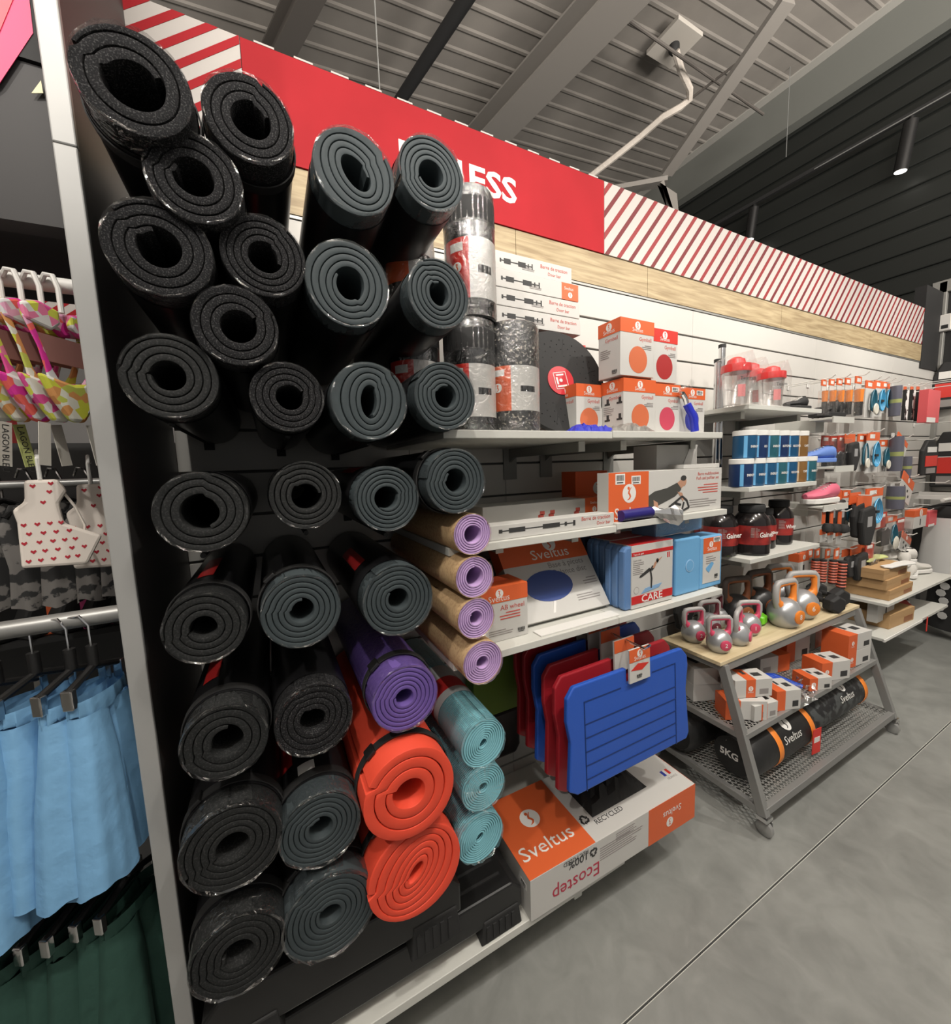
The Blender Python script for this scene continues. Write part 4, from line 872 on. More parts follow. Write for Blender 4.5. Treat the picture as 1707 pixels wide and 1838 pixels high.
kettlebell('rust-handled dark kettlebell in the back row, middle', 2.29, -.185, 1.25, KOD, '8', -.2, True)
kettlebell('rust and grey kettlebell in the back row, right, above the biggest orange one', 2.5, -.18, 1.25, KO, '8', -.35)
def hexbell(label, x, y, z, r, L, rz, mat, base='dumbbell'):
    T = thing('dumbbell', label, 'dumbbell', (x, y, z), rz)
    n = 6
    for sx in (-1, 1):
        b = B(); prof = [(r * .78, 0), (r, .012), (r, .05), (r * .8, .062)]; b.lathe(prof, 6, mx=Matrix.Translation((sx * L / 2 - .031, 0, r * .866)) @ Matrix.Rotation(PI / 2, 4, 'Y') @ Matrix.Rotation(0, 4, 'Z')); b.obj('hex_head', mat, T, bevel=.003)
    B().tube([(-L / 2, 0, r * .866), (L / 2, 0, r * .866)], .014, 12).obj('grip', mat, T, smooth=True); return T
hexbell('green dumbbell lying behind the pink kettlebell marked 1', 2.085, -.28, .661, .034, .12, .2, M('vinyl_green', (.16, .55, .02), .45))
hexbell('black hexagonal dumbbell standing near the rack end, nearer one', 2.66, -.32, .661, .052, .13, 1.2, MBLACK)
hexbell('black hexagonal dumbbell at the far end of the rack top', 2.79, -.29, .661, .055, .13, 1.2, MBLACK)
# cartons on the mid shelf
ZM = .3865
def smallbox(label, x, y, z, w, d, h, rz, mode='end', logo=True):
    t = carton('fitness_carton', label, w, d, h, (x, y, z), rz, group='small white and orange cartons on the rack')
    if mode == 'left': vband(t, -.0007, w * .36, d, h)
    elif mode == 'right': vband(t, w * .6, w + .0007, d, h)
    elif mode == 'mid': vband(t, w * .3, w * .55, d, h)
    cx = {'left': w * .18, 'right': w * .8, 'mid': w * .42}.get(mode, w * .2)
    if logo: emblem(t, min(.011, h * .18), (cx, -.001, h * .5)); text(t, 'Sveltus', .012, (cx, -.001, h * .26), '-y', align='CENTER', xs=.8)
    b = B(); b.box(w * .62 if mode != 'right' else w * .1, w * .85 if mode != 'right' else w * .4, d * .3, d * .6, h, h + .0008); b.box(w * .4, w * .5, d * .5, d * .8, h, h + .0008); b.obj('product_picture', INK, t)
    b = B(); b.box(w * .66 if mode != 'right' else w * .1, w * .9 if mode != 'right' else w * .35, -.0006, 0, h * .15, h * .45); b.obj('product_picture', INK if mode == 'left' else GREYINK, t); return t
smallbox('orange-ended small carton at the left corner of the rack middle shelf', 1.655, -.40, ZM, .17, .085, .085, -.55, 'left')
smallbox('white small carton with orange top strip, in front of the left corner one', 1.74, -.47, ZM, .13, .08, .07, -.2, 'mid', False)
smallbox('small carton with orange emblem panel balanced on two others, left end', 1.70, -.41, ZM + .087, .17, .09, .08, -.4, 'mid')
smallbox('plain white small carton beside the stacked ones, torn bottom edge', 1.9, -.475, ZM, .12, .1, .09, -.35, 'left', False)
smallbox('shaded white carton at the back left of the rack middle shelf', 1.66, -.25, ZM, .16, .12, .08, -.4, 'none', False)
smallbox('shaded white carton on top of the back left one', 1.66, -.25, ZM + .081, .17, .12, .08, -.45, 'none', False)
smallbox('low orange-fronted carton beside the blue wrapped handles', 2.2, -.47, ZM, .12, .09, .06, -.35, 'left')
smallbox('white and orange carton with barcode, third along the front edge', 2.34, -.46, ZM, .17, .1, .095, -.3, 'left')
smallbox('white and orange carton at the bottom of the right-hand stack', 2.6, -.465, ZM, .2, .12, .085, -.12, 'left')
smallbox('white and orange carton on top of the right-hand stack', 2.6, -.465, ZM + .086, .2, .12, .09, -.12, 'left')
smallbox('shaded red and white carton behind, in the middle of the shelf', 2.15, -.28, ZM, .2, .12, .09, -.2, 'right', False)
smallbox('shaded white carton against the back plate, right part', 2.4, -.28, ZM, .2, .12, .12, -.1, 'left', False)
smallbox('red-topped carton at the back right behind the stack', 2.62, -.27, ZM, .19, .12, .1, 0, 'right', False)
T = thing('wrapped_blue_handle', 'blue skipping rope handles in clear film on the rack middle shelf', 'exercise tube', (1.98, -.42, ZM + .02))
for k in range(3): B().tube([(.0 + .02 * k, .16 - .02 * k, .03), (.07 + .02 * k, .05, .04), (.13 + .01 * k, -.03 - .01 * k, .02)], .014, 10).obj('rope_handle', M('royal_blue', (.015, .06, .4), .35), T, smooth=True)
r = random.Random(21); b = B()
for k in range(26):
    p = Vector((.1 + r.uniform(-.03, .07), -.06 + r.uniform(-.04, .04), .0 + r.uniform(-.015, .06))); q = [p + Vector((r.uniform(-.025, .025), r.uniform(-.02, .02), r.uniform(-.02, .02))) for _ in range(3)]; b.add([p] + q, [(0, 1, 2), (0, 2, 3)])
b.obj('crumpled_film', film('silver_film', .45, .15), T, fix=False)
tag(B().tube([(1.72, -.2, ZM + .18), (1.85, -.2, ZM + .16), (1.98, -.24, ZM + .09), (2.05, -.28, ZM + .05)], [.03, .035, .03, .02], 10).obj('dark_pouch', MBLACK, None, smooth=True), 'dark elongated pouch lying across the cartons at the shelf back', 'pouch')
# sand bags
def sandbag(label, x0, x1, y, z, r, straps, camo=False, words=True, name5=True, rz=0):
    T = thing('sandbag', label, 'weight bag', (x0, y, z), rz, group='black weight bags')
    L = x1 - x0; mxb = Matrix.Rotation(PI / 2, 4, 'Y')
    SM = M('camo_dark', (.015, .015, .016), .5, noise=(28, (.06, .065, .065), .5, .56)) if camo else M('vinyl_black', (.014, .014, .014), .42, bump=(12, .3, .01))
    B().lathe([(r * .3, -.012), (r * .8, -.008), (r * .96, .02), (r, .06), (r * 1.01, L * .5), (r, L - .06), (r * .95, L - .02), (r * .7, L)], 36, mx=mxb).obj('bag_body', SM, T, smooth=True)
    for k, sx in enumerate(straps):
        B().lathe([(r * 1.015, sx), (r * 1.03, sx + .002), (r * 1.03, sx + .033), (r * 1.015, sx + .035)], 36, mx=mxb, cap=False).obj('strap', KO, T, smooth=True)
        a0 = 1.5 if k else 1.2
        B().tube([(sx + .018, -r * math.sin(.2), r * math.cos(.2) + .004), (sx + .02, -.06, r + .045), (sx + .02, .04, r + .05), (sx + .018, r * .5, r * .9)], .013, 8, flat=.3).obj('carry_loop', KO, T, smooth=True)
    def ring_text(s, size, xx, ang):
        o = text(T, s, size, (xx, -(r * 1.02) * math.cos(ang), (r * 1.02) * math.sin(ang)), '-y', PWHITE, .0, align='CENTER'); o.rotation_euler = (PI / 2 - ang, 0, 0); return o
    xm = L * .55
    o = emblem(T, r * .3, (xm, -(r * 1.015) * math.cos(.98), (r * 1.015) * math.sin(.98)), fig=INK); o.rotation_euler = (PI / 2 - .98, 0, 0)
    if words: o = ring_text('Sveltus', r * .5, xm, .28)
    if name5:
        o = text(T, '5KG', r * .42, (-.0135, r * .52, -.01), '-x', PWHITE, .03)
        B().prism([(0.02, .045), (.035, .045), (.0275, .06)], -.0095, -.009, axis='x').obj('arrow_print', GREYINK, T)
    return T
sandbag('black weight bag marked 5KG with two orange straps on the rack bottom', 1.69, 2.2, -.42, .222, .1, [.16, .43])
sandbag('camouflage patterned black weight bag on the rack bottom, farther right', 2.23, 2.8, -.4, .222, .1, [.5], True, name5=False)
sandbag('black weight bag marked 5KG in the shade behind, half under the hanging boards', 1.62, 2.1, -.19, .222, .1, [.2], words=False)
T = thing('red_price_tag', 'red hang tag with white sticker on the front weight bag strap', 'tag', (2.13, -.535, .2), -.1)
B().box(-.03, .03, -.002, 0, -.06, .06).obj('tag_card', M('tag_red', (.6, .03, .02), .5), T); B().box(-.02, .02, -.003, -.002, -.005, .02).obj('sticker', PWHITE, T)

# ================================================================== SHELVES WITH DRINKS
CLR = film('clear_plastic', .62, .2, (.95, .93, .92), 20, .2); RLID = M('lid_red', (.6, .03, .03), .35)
for i, (px, q, lab) in enumerate(((1319, 722, 'shaker bottle with red lid in film, left of the three'), (1346, 719, 'tallest shaker bottle with red lid, middle of the three'), (1382, 724, 'shaker bottle with red lid, right of the three'))):
    yy = (-.3, -.2, -.3)[i]; p = at_y(px, q, yy); h = (.2, .225, .185)[i]
    T = thing('shaker_bottle', lab, 'bottle', (p.x, yy, 1.729), group='shaker bottles with red lids'); r = .052
    B().lathe([(r * .8, 0), (r * .84, .004), (r, h * .68)], 24).obj('cup', CLR, T, smooth=True)
    B().lathe([(r * 1.08, h * .68), (r * 1.1, h * .7), (r * 1.08, h * .84), (r * .7, h * .86), (r * .62, h * .95), (r * .3, h)], 24).obj('lid', RLID, T, smooth=True)
    o = B().box(-.015, .015, -r * 1.0, -r * .98, h * .15, h * .4).obj('red_print', M('pale_red', (.6, .2, .2), .5), T); o.rotation_euler = (0, 0, -.6)
    o = text(T, 'Team', .022, (-.02, -r * 1.0, h * .48), '-y', INK); o.rotation_euler = (PI / 2, 0, -.5); o.location = (-.045, -r * .85, h * .48)
    B().prism([(-r * 1.05, .0), (r * 1.05, 0), (r * 1.12, h * .8), (r * .3, h * 1.1), (-r * 1.05, h * .95)], -r * 1.1, r * 1.1).obj('film_bag', film('bag_film', .95, .18), T)
TB = [M('tub_blue', (.01, .07, .16), .35), M('tub_navy', (.01, .03, .1), .35), M('tub_teal', (.02, .1, .13), .35), M('tub_brown', (.2, .1, .03), .4)]
TLB = M('tub_stripe', (.12, .35, .6), .3)
def tub(label, x, y, z, k, word, h=.125):
    T = thing('powder_tub', label, 'tub', (x, y, z), 0, group='small tubs stacked in two tiers'); r = .047
    B().lathe([(r * .96, 0), (r, .004), (r, h * .84)], 24).obj('tub_body', TB[k], T, smooth=True)
    B().lathe([(r * 1.04, h * .82), (r * 1.04, h * .985), (r * .98, h)], 24).obj('lid', PWHITE, T, smooth=True)
    b = B(); am = -2.35; n = 4; vs = [(r * 1.01 * math.cos(am - .35 + .3 * j / n), r * 1.01 * math.sin(am - .35 + .3 * j / n), zz) for zz in (.004, h * .8) for j in range(n + 1)]; b.add(vs, [(j, j + 1, n + 2 + j, n + 1 + j) for j in range(n)]); b.obj('label_stripe', TLB if k < 3 else M('tub_cream', (.5, .35, .2), .4), T)
    o = text(T, word, .0145, (r * 1.01 * math.cos(-1.75), r * 1.01 * math.sin(-1.75), h * .38), '-y', PWHITE, .02, align='CENTER', xs=.8); o.rotation_euler = (PI / 2, 0, -1.75 + PI / 2)
    return T
ordn = ['leftmost', 'second', 'third', 'fourth', 'fifth', 'sixth', 'rightmost']
for i in range(7): tub('%s tub of the lower tier on the right shelves%s' % (ordn[i], ', brown' if i == 5 else ', dark blue with white lid'), 1.9 + .094 * i * 1.0, -.29, 1.3725, [1, 0, 0, 2, 0, 3, 2][i], ['ENERGY', 'ENERGY', 'ENERGY', 'ENERGY', 'RECOVER', 'CAFE', 'ENERGY'][i]) if i < 7 else None
for i in range(6): tub('%s tub of the upper tier on the right shelves%s' % (ordn[i] if i < 5 else 'sixth and last', ', brown' if i == 5 else ', dark blue with white lid'), 1.93 + .09 * i, -.285, 1.4985, [0, 1, 2, 1, 0, 3][i], ['ENERGY', 'ISO', 'ENERGY', 'ISOTONIC', 'RECOVER', 'CAFE'][i])
JB = M('jar_black', (.012, .01, .01), .15); JR = M('jar_label_red', (.3, .025, .02), .4, noise=(14, (.12, .01, .01), .4, .6))
def jar(label, x, y, r, h, word):
    T = thing('protein_jar', label, 'jar', (x, y, 1.0455), group='black powder jars with red labels')
    B().lathe([(r * .9, 0), (r, .008), (r, h * .62), (r * .93, h * .72), (r * .68, h * .83), (r * .62, h * .85)], 32).obj('jar_body', JB, T, smooth=True)
    B().lathe([(r * .68, h * .85), (r * .7, h * .86), (r * .7, h * .98), (r * .66, h)], 28).obj('lid', MBLACK, T, smooth=True)
    B().lathe([(r * 1.005, h * .22), (r * 1.008, h * .22), (r * 1.008, h * .6), (r * 1.005, h * .6)], 36, cap=False).obj('label', JR, T, smooth=True)
    a = -1.75; o = text(T, word, r * .42, (r * 1.02 * math.cos(a), r * 1.02 * math.sin(a), h * .38), '-y', PWHITE, .02, align='CENTER'); o.rotation_euler = (PI / 2, 0, a + PI / 2)
    a = -2.4; o = lines(T, r * .5, 8, h * .025, (r * 1.03 * math.cos(a - .25), r * 1.03 * math.sin(a - .25), h * .55), mat=GREYINK); o.rotation_euler = (PI / 2, 0, a + PI / 2)
jar('big black jar with red label reading Gainer, at the front of its shelf', 2.035, -.27, .078, .235, 'Gainer')
jar('big black jar half hidden at the left end of its shelf', 1.9, -.2, .078, .235, 'Gainer'); jar('black jar with lid just showing behind the front big jar', 2.0, -.09, .07, .24, 'Whey')
jar('smaller black jar between the big Gainer and Whey jars', 2.21, -.24, .05, .2, 'Whey'); jar('black jar with red label reading Whey, right end of the shelf', 2.38, -.22, .065, .23, 'Whey')
for k, (px, y, zt) in enumerate(((1284, -.12, 2.0), (1291, -.1, 2.07))):
    p = at_y(px, 800, -.16); T = thing('steel_post', ['shorter chrome post between the two shelf groups', 'taller chrome post between the two shelf groups'][k], 'post', (p.x, -.16, 0)); B().tube([(0, 0, 0), (0, 0, zt - .05)], .014, 12).obj('post_tube', CHROME, T, smooth=True); B().lathe([(.016, zt - .05), (.016, zt - .035)], 12).obj('post_cap', MBLACK, T)
# shoes
def shoe(label, x, y, z, rz, up, sole, s=1.0, studs=False):
    T = thing('sport_shoe', label, 'shoe', (x, y, z), rz); L = .27 * s
    secs = [(0, .018, .03, .05), (.05, .032, .035, .075), (.12, .036, .033, .085), (.2, .034, .03, .09), (.3, .036, .03, .082), (.42, .04, .03, .07), (.55, .043, .03, .055), (.7, .045, .03, .046), (.85, .04, .03, .04), (.95, .028, .03, .034), (1, .01, .03, .03)]
    b = B(); n = 12; vs = []
    for t_, wd, z0, zt in secs:
        for j in range(n): a = 2 * PI * j / n; vs.append((L * t_, wd * s * math.cos(a), (z0 + (zt - z0 * 0) * .5 * (1 + math.sin(a)) * 1.0 - .0) * s))
    b.add(vs, [(i * n + j, i * n + (j + 1) % n, (i + 1) * n + (j + 1) % n, (i + 1) * n + j) for i in range(len(secs) - 1) for j in range(n)] + [tuple(range(n)), tuple((len(secs) - 1) * n + j for j in range(n))]); b.obj('upper', up, T, smooth=True)
    out = [(L * .0, .02), (L * .1, .038), (L * .3, .042), (L * .55, .046), (L * .75, .049), (L * .93, .038), (L * 1.02, .012)]; pl = out + [(x_, -y_) for x_, y_ in out[::-1]]
    B().prism(pl, .006 * s, .034 * s, axis='z').obj('sole', sole, T, bevel=.005)
    B().lathe([(.028 * s, .0), (.03 * s, .004)], 14, c=(L * .17, 0, .112 * s), ell=.75).obj('shoe_opening', MBLACK, T)
    b = B()
    for k in range(5): q = .32 + .07 * k; b.bar((L * q, -.022 * s, (.108 - .008 * k) * s), (L * (q + .02), .022 * s, (.108 - .008 * k) * s), .006, .004)
    b.obj('laces', PWHITE if not studs else MBLACK, T)
    if studs:
        for q in (.12, .3, .6, .75, .88): B().lathe([(.006, 0), (.004, -.01)], 8, c=(L * q, -.02, .006)).obj('stud', PWHITE, T)
    return T
def tray(label, x, y, z, w=.2):
    T = thing('shoe_shelf', label, 'shelf', (x, y, z), group='small shelves holding single shoes'); B().box(0, w, -.11, .0, -.012, 0).obj('tray', WHITE, T, bevel=.002); B().box(0, w, -.112, -.106, -.03, .004).obj('tray_lip', WHITE, T); B().box(w * .3, w * .7, -.004, -y * 1 - .0, -.07, 0).obj('tray_arm', WHITE, T); return T
PK = M('shoe_pink', (.62, .13, .2), .6); SB = M('shoe_blue', (.12, .22, .55), .6)
p = at_y(1452, 900, -.2); tray('small white shelf under the pink shoe', p.x - .1, -.2, p.z - .015, .28); T = shoe('pink training shoe with white sole on its small shelf', p.x + .15, -.26, p.z - .012, PI - .1, PK, PWHITE)
p = at_y(1462, 832, -.2); tray('small white shelf under the blue shoe', p.x - .04, -.2, p.z - .02, .22); shoe('blue training shoe set toe-down beside the stacked tubs', p.x + .1, -.25, p.z + .0, PI - .5, SB, SB, .85)
p = at_y(1465, 742, -.2); tray('small white shelf under the studded boot', p.x - .08, -.2, p.z - .035, .24); shoe('black studded boot with pale studs on its small shelf', p.x + .16, -.25, p.z - .03, PI - .15, MBLACK, MBLACK, .85, True)
p = at_y(1460, 722, -.2); shoe('black boot lying on the end of the shaker bottle shelf', 2.46, -.28, 1.729, PI - .1, MBLACK, MBLACK, .6, False)

# ================================================================== PEG DISPLAY
def pack(kind, label, x, y, z, w, h, group, rz=0):
    """z is the top of the hanging card"""
    T = thing('hanging_pack', label, 'package', (x, y, z), rz, group)
    def card(w_, h_, mat, z0=0.0): B().box(-w_ / 2, w_ / 2, -.002, .002, z0 - h_, z0).obj('card', mat, T)
    if kind == 'rope':
        card(w, h * .3, CARD); B().box(-w / 2 - .0004, w / 2 + .0004, -.003, .003, -h * .17, .0004).obj('header', ORANGE, T); B().box(-w * .3, w * .3, -.0034, -.003, -h * .13, -h * .04).obj('sticker', PWHITE, T)
        B().tube([(0, -.008, -h * .32), (0, -.008, -h * .62)], [w * .3, w * .26], 10).obj('rope_grip', KO, T, smooth=True)
        B().tube([(0, -.008, -h * .62), (0, -.008, -h * .95)], w * .26, 10).obj('rope_grip_end', MBLACK, T, smooth=True); B().box(-w / 2, w / 2, -.022, .012, -h, -h * .3).obj('clear_sleeve', film('sleeve_film', .88, .2), T)
    elif kind == 'loop' or kind == 'loopb':
        card(w, h, CARD); B().box(-w / 2 - .0004, w / 2 + .0004, -.003, .003, -h * .2, .0004).obj('header', ORANGE, T); B().box(-w * .3, w * .1, -.0034, -.003, -h * .15, -h * .05).obj('sticker', PWHITE, T)
        m = M('cord_cyan', (.06, .32, .55), .4) if kind == 'loop' else M('cord_teal', (.02, .12, .18), .4)
        for k in range(4):
            pts = [(w * (.12 + .05 * k) * math.cos(a) * (1 - .3 * math.sin(a)), -.012 - .004 * k, -h * .55 + h * (.24 + .02 * k) * math.sin(a)) for a in [2 * PI * j / 18 for j in range(18)]]
            B().tube(pts, .0035, 6, closed=True).obj('cord_loop', m, T, smooth=True)
        if kind == 'loopb': B().lathe([(w * .22, 0), (w * .25, .004), (w * .22, .008)], 18, mx=Matrix.Translation((0, -.03, -h * .78)) @ MX).obj('round_disc', M('cream', (.6, .58, .5), .5), T, smooth=True)
        else: B().box(-.02, .02, -.026, -.008, -h * .6, -h * .54).obj('cord_tie', MBLACK, T)
    elif kind == 'pouch':
        card(w, h * .45, M('card_red', (.4, .04, .02), .5)); B().box(-w * .3, w * .3, -.0034, -.002, -h * .14, -h * .05).obj('sticker', PWHITE, T)
        B().prism([(-w * .4, -h * .95), (w * .4, -h * .95), (w * .45, -h * .5), (0, -h * .45), (-w * .45, -h * .5)], -.03, .0).obj('black_item', MBLACK, T, bevel=.006); B().tube([(w * .2, -.03, -h * .5), (0, -.034, -h * .42), (-w * .2, -.03, -h * .5)], .004, 6).obj('metal_clip', CHROME, T, smooth=True)
        B().box(-w / 2, w / 2, -.034, .004, -h, -h * .1).obj('clear_sleeve', film('sleeve_film'), T)
    elif kind == 'spring':
        card(w, h * .28, ORANGE); B().box(-w * .25, w * .25, -.0034, -.002, -h * .2, -h * .06).obj('sticker', PWHITE, T)
        b = B()
        for k in range(8): b.lathe([(w * .34, -.006), (w * .4, 0), (w * .34, .006)], 14, c=(0, -.03, -h * (.38 + .08 * k)), mis=[0, 0])
        b.obj('red_band', M('band_rust', (.42, .09, .05), .5), T, smooth=True); B().lathe([(w * .33, -h), (w * .33, -h * .3)], 14, c=(0, -.03, 0)).obj('black_core', MBLACK, T, smooth=True)
    elif kind == 'glove':
        card(w, h * .25, ORANGE); B().prism([(-w * .4, -h * .25), (w * .3, -h * .2), (w * .5, -h * .6), (w * .2, -h), (-w * .3, -h * .95), (-w * .5, -h * .5)], -.035, -.002).obj('black_item', MBLACK, T, bevel=.012); B().box(-w * .2, w * .1, -.037, -.034, -h * .6, -h * .4).obj('white_patch', M('patch_grey', (.3, .3, .3), .5), T)
    elif kind == 'strap':
        B().box(-w * .3, w * .3, -.002, .002, -h * .4, 0).obj('orange_strip', ORANGE, T); card(w, h * .4, CARD, -h * .6); B().box(-w / 2 - .0004, w / 2 + .0004, -.003, .003, -h * .75, -h * .58).obj('header', ORANGE, T); B().lathe([(w * .1, -.03), (w * .42, -.02), (w * .45, 0), (w * .3, .02)], 14, c=(0, -.02, -h * .5)).obj('black_ball', MBLACK, T, smooth=True)
    elif kind == 'cow':
        m = M('cow_print', (.7, .7, .68), .6, noise=(18, (.01, .01, .01), .49, .51)); B().box(-w / 2, w / 2, -.016, .0, -h, -h * .1).obj('patterned_pad', m, T, bevel=.006); card(w * .8, h * .12, ORANGE); B().box(-w * .58, -w * .5, -.017, 0, -h, -h * .1).obj('black_edge', MBLACK, T)
    elif kind == 'tube':
        B().lathe([(w * .45, -h), (w * .48, -h * .5), (w * .45, -h * .1)], 14, c=(0, -.02, 0)).obj('bottle', M('smoke_violet', (.1, .1, .13), .3), T, smooth=True); B().lathe([(w * .46, -h * .7), (w * .49, -h * .5)], 14, c=(0, -.02, 0), cap=False).obj('green_band', M('olive', (.3, .33, .12), .4), T, smooth=True); B().box(-w * .3, w * .3, -.002, .002, -h * .12, 0).obj('header', CARD, T)
    elif kind == 'pinkbox':
        B().box(-w / 2, w / 2, -.05, .0, -h, 0).obj('carton', M('box_coral', (.62, .09, .1), .45), T, bevel=.002); B().box(w / 2, w / 2 + .001, -.048, -.002, -h * .95, -h * .05).obj('side_print', CARD, T); B().box(-w / 2 - .0005, w * .2, -.051, -.049, -h, -h * .85).obj('sticker', PWHITE, T)
    elif kind == 'tilted':
        card(w, h, CARD); B().box(-w / 2 - .0005, w / 2 + .0005, -.003, .003, -h * .35, .0005).obj('header', ORANGE, T); emblem(T, w * .08, (0, -.004, -h * .17)); b = B()
        for sx, sz in ((-.2, .5), (.1, .55), (-.1, .75), (.25, .72)): b.box(w * sx - .008, w * sx + .008, -.004, -.002, -h * sz - .01, -h * sz + .006)
        b.obj('item_print', INK, T); T.rotation_euler = (0, .45, rz)
    elif kind == 'box':
        B().box(-w / 2, w / 2, -.05, .0, -h, 0).obj('carton', CARD, T, bevel=.002); B().box(-w / 2 - .0006, w / 2 + .0006, -.0506, .0006, -h * .35, .0006).obj('header', ORANGE, T); emblem(T, w * .12, (0, -.0515, -h * .18)); B().box(-.008, .008, -.051, -.05, -h * .85, -h * .5).obj('item_print', INK, T)
    elif kind == 'guard':
        B().prism([(-w / 2, -h), (w / 2, -h), (w / 2, -h * .3), (w * .2, 0), (-w * .2, 0), (-w / 2, -h * .3)], -.03, 0).obj('padded_pack', MBLACK, T, bevel=.01); B().box(-w * .4, w * .4, -.033, -.03, -h * .75, -h * .45).obj('red_panel', M('tag_red', (.6, .03, .02)), T); B().box(-w * .3, w * .3, -.034, -.03, -h * .95, -h * .8).obj('grey_panel', GREYINK, T); B().box(-w * .3, w * .3, -.034, -.03, -h * .35, -h * .2).obj('white_panel', PWHITE, T)
    return T
PEGN = 0
def peg(x, z, label, L=.26):
    T = thing('peg_hook', label, 'hook', (x, 0, z), group='white wire pegs on the slat wall'); B().tube([(0, -.001, 0), (0, -L, .0), (0, -L - .02, .015)], .0035, 6).obj('wire', PWHITE, T, smooth=True); B().box(-.015, .015, -.006, -.001, -.02, .012).obj('peg_clip', PWHITE, T)
NUM = ['first', 'second', 'third', 'fourth', 'fifth', 'sixth', 'seventh', 'eighth', 'ninth', 'tenth', 'eleventh', 'twelfth', 'thirteenth', 'fourteenth']
DESC = {'rope': 'orange and black handled rope pack', 'loop': 'bright blue cord pack on white card', 'loopb': 'teal cord pack with round cream disc', 'pouch': 'black padded item under a dark red card', 'spring': 'red and black ringed spring pack', 'glove': 'black glove-like pack with orange card',
        'strap': 'orange strap card with black ball', 'cow': 'black and white patterned pad', 'tube': 'smoky violet bottle pack', 'pinkbox': 'coral pink tall box', 'tilted': 'tilted white card pack with orange header', 'box': 'small white box with orange top', 'guard': 'black and red padded guard pack'}
def row(name, items, group):
    for i, (kind, px, py, pyb, wpx, y) in enumerate(items):
        p = at_y(px, py, y); zb = at_y(px, pyb, y).z; w_ = at_y(px + wpx / 2, py, y).x - at_y(px - wpx / 2, py, y).x
        if kind in ('tube', 'spring', 'strap', 'rope', 'cow'): w_ = wpx * (p - CAM).length / 715 * (1.0 if kind != 'rope' else 1.15)
        pack(kind, '%s, %s in the %s peg row' % (DESC[kind], NUM[i], name), p.x, y, p.z, w_, p.z - zb, group)
        if i % 2 == 0 or kind in ('loop', 'loopb', 'tilted', 'pinkbox', 'cow'): peg(p.x, p.z + .004, 'white wire peg carrying the %s pack of the %s row' % (NUM[i], name), -y + .03)
row('top', [('rope', 1479, 682, 746, 10, -.25), ('rope', 1493, 681, 746, 11, -.25), ('rope', 1507, 680, 748, 12, -.25), ('rope', 1522, 679, 748, 12, -.25), ('rope', 1541, 676, 750, 14, -.25), ('loopb', 1563, 684, 750, 18, -.22), ('loop', 1578, 684, 748, 16, -.2), ('loop', 1590, 686, 742, 14, -.17), ('tube', 1602, 688, 748, 12, -.2), ('cow', 1625, 694, 755, 10, -.15), ('cow', 1637, 694, 755, 10, -.15), ('cow', 1648, 694, 757, 10, -.15), ('pinkbox', 1661, 702, 760, 22, -.2)], 'packs in the top peg row')
row('upper middle', [('pouch', 1482, 782, 848, 14, -.18), ('pouch', 1497, 783, 848, 14, -.18), ('pouch', 1511, 782, 846, 14, -.2), ('glove', 1526, 779, 846, 18, -.22), ('loopb', 1548, 779, 846, 16, -.22), ('loop', 1568, 776, 848, 22, -.24), ('loopb', 1586, 790, 846, 14, -.18), ('tube', 1603, 777, 845, 15, -.2), ('tilted', 1621, 786, 812, 20, -.2), ('tube', 1622, 815, 858, 10, -.16), ('guard', 1664, 790, 852, 26, -.2)], 'packs in the upper middle peg row')
row('lower middle', [('glove', 1486, 882, 958, 18, -.2), ('glove', 1503, 880, 958, 16, -.2), ('loopb', 1519, 880, 945, 14, -.2), ('glove', 1535, 884, 965, 20, -.25), ('glove', 1552, 890, 978, 26, -.28), ('loop', 1570, 876, 948, 30, -.26), ('tube', 1602, 868, 912, 18, -.2), ('tilted', 1632, 856, 900, 22, -.2), ('box', 1636, 914, 945, 22, -.22), ('pinkbox', 1659, 916, 942, 14, -.2)], 'packs in the lower middle peg row')
row('strap', [('strap', 1479, 918, 972, 14, -.3), ('strap', 1493, 918, 973, 14, -.3), ('strap', 1508, 918, 975, 15, -.3), ('pouch', 1583, 920, 980, 18, -.22), ('loopb', 1600, 925, 985, 20, -.22), ('pouch', 1617, 930, 980, 18, -.22), ('tilted', 1628, 960, 992, 18, -.25)], 'packs in the strap peg row')
row('bottom', [('spring', 1454, 985, 1040, 13, -.2), ('spring', 1467, 985, 1042, 13, -.2), ('spring', 1486, 985, 1044, 13, -.22), ('spring', 1502, 984, 1052, 14, -.24), ('glove', 1520, 985, 1035, 16, -.22), ('glove', 1540, 978, 1040, 24, -.24), ('pouch', 1561, 975, 1038, 15, -.26), ('box', 1575, 1048, 1105, 30, -.3)], 'packs in the bottom peg row')
pack('box', 'white and orange box on a lower peg beside the springs', at_y(1425, 1000, -.15).x, -.15, at_y(1425, 990, -.15).z, .12, .14, 'packs in the bottom peg row')
for k, (px, py) in enumerate(((1630, 692), (1645, 693), (1660, 698), (1640, 762), (1632, 822), (1640, 905), (1590, 865))):
    p = at_y(px, py, 0); peg(p.x, p.z, ['empty white peg, highest in the corner, nearest the camera', 'empty white peg, highest in the corner, middle', 'empty white peg, highest in the corner, last', 'white peg over the tilted card', 'white peg under the tilted card', 'white peg above the small white box', 'white peg above the violet bottle'][k], .32)

pack('glove', 'black bundle hanging in the shade left of the rack', at_y(1222, 1060, -.06).x, -.06, at_y(1222, 1060, -.06).z, .14, .2, 'bundles beside the rack')
peg(at_y(1222, 1060, -.06).x, at_y(1222, 1060, -.06).z + .004, 'white wire peg carrying the black bundle left of the rack', .09)
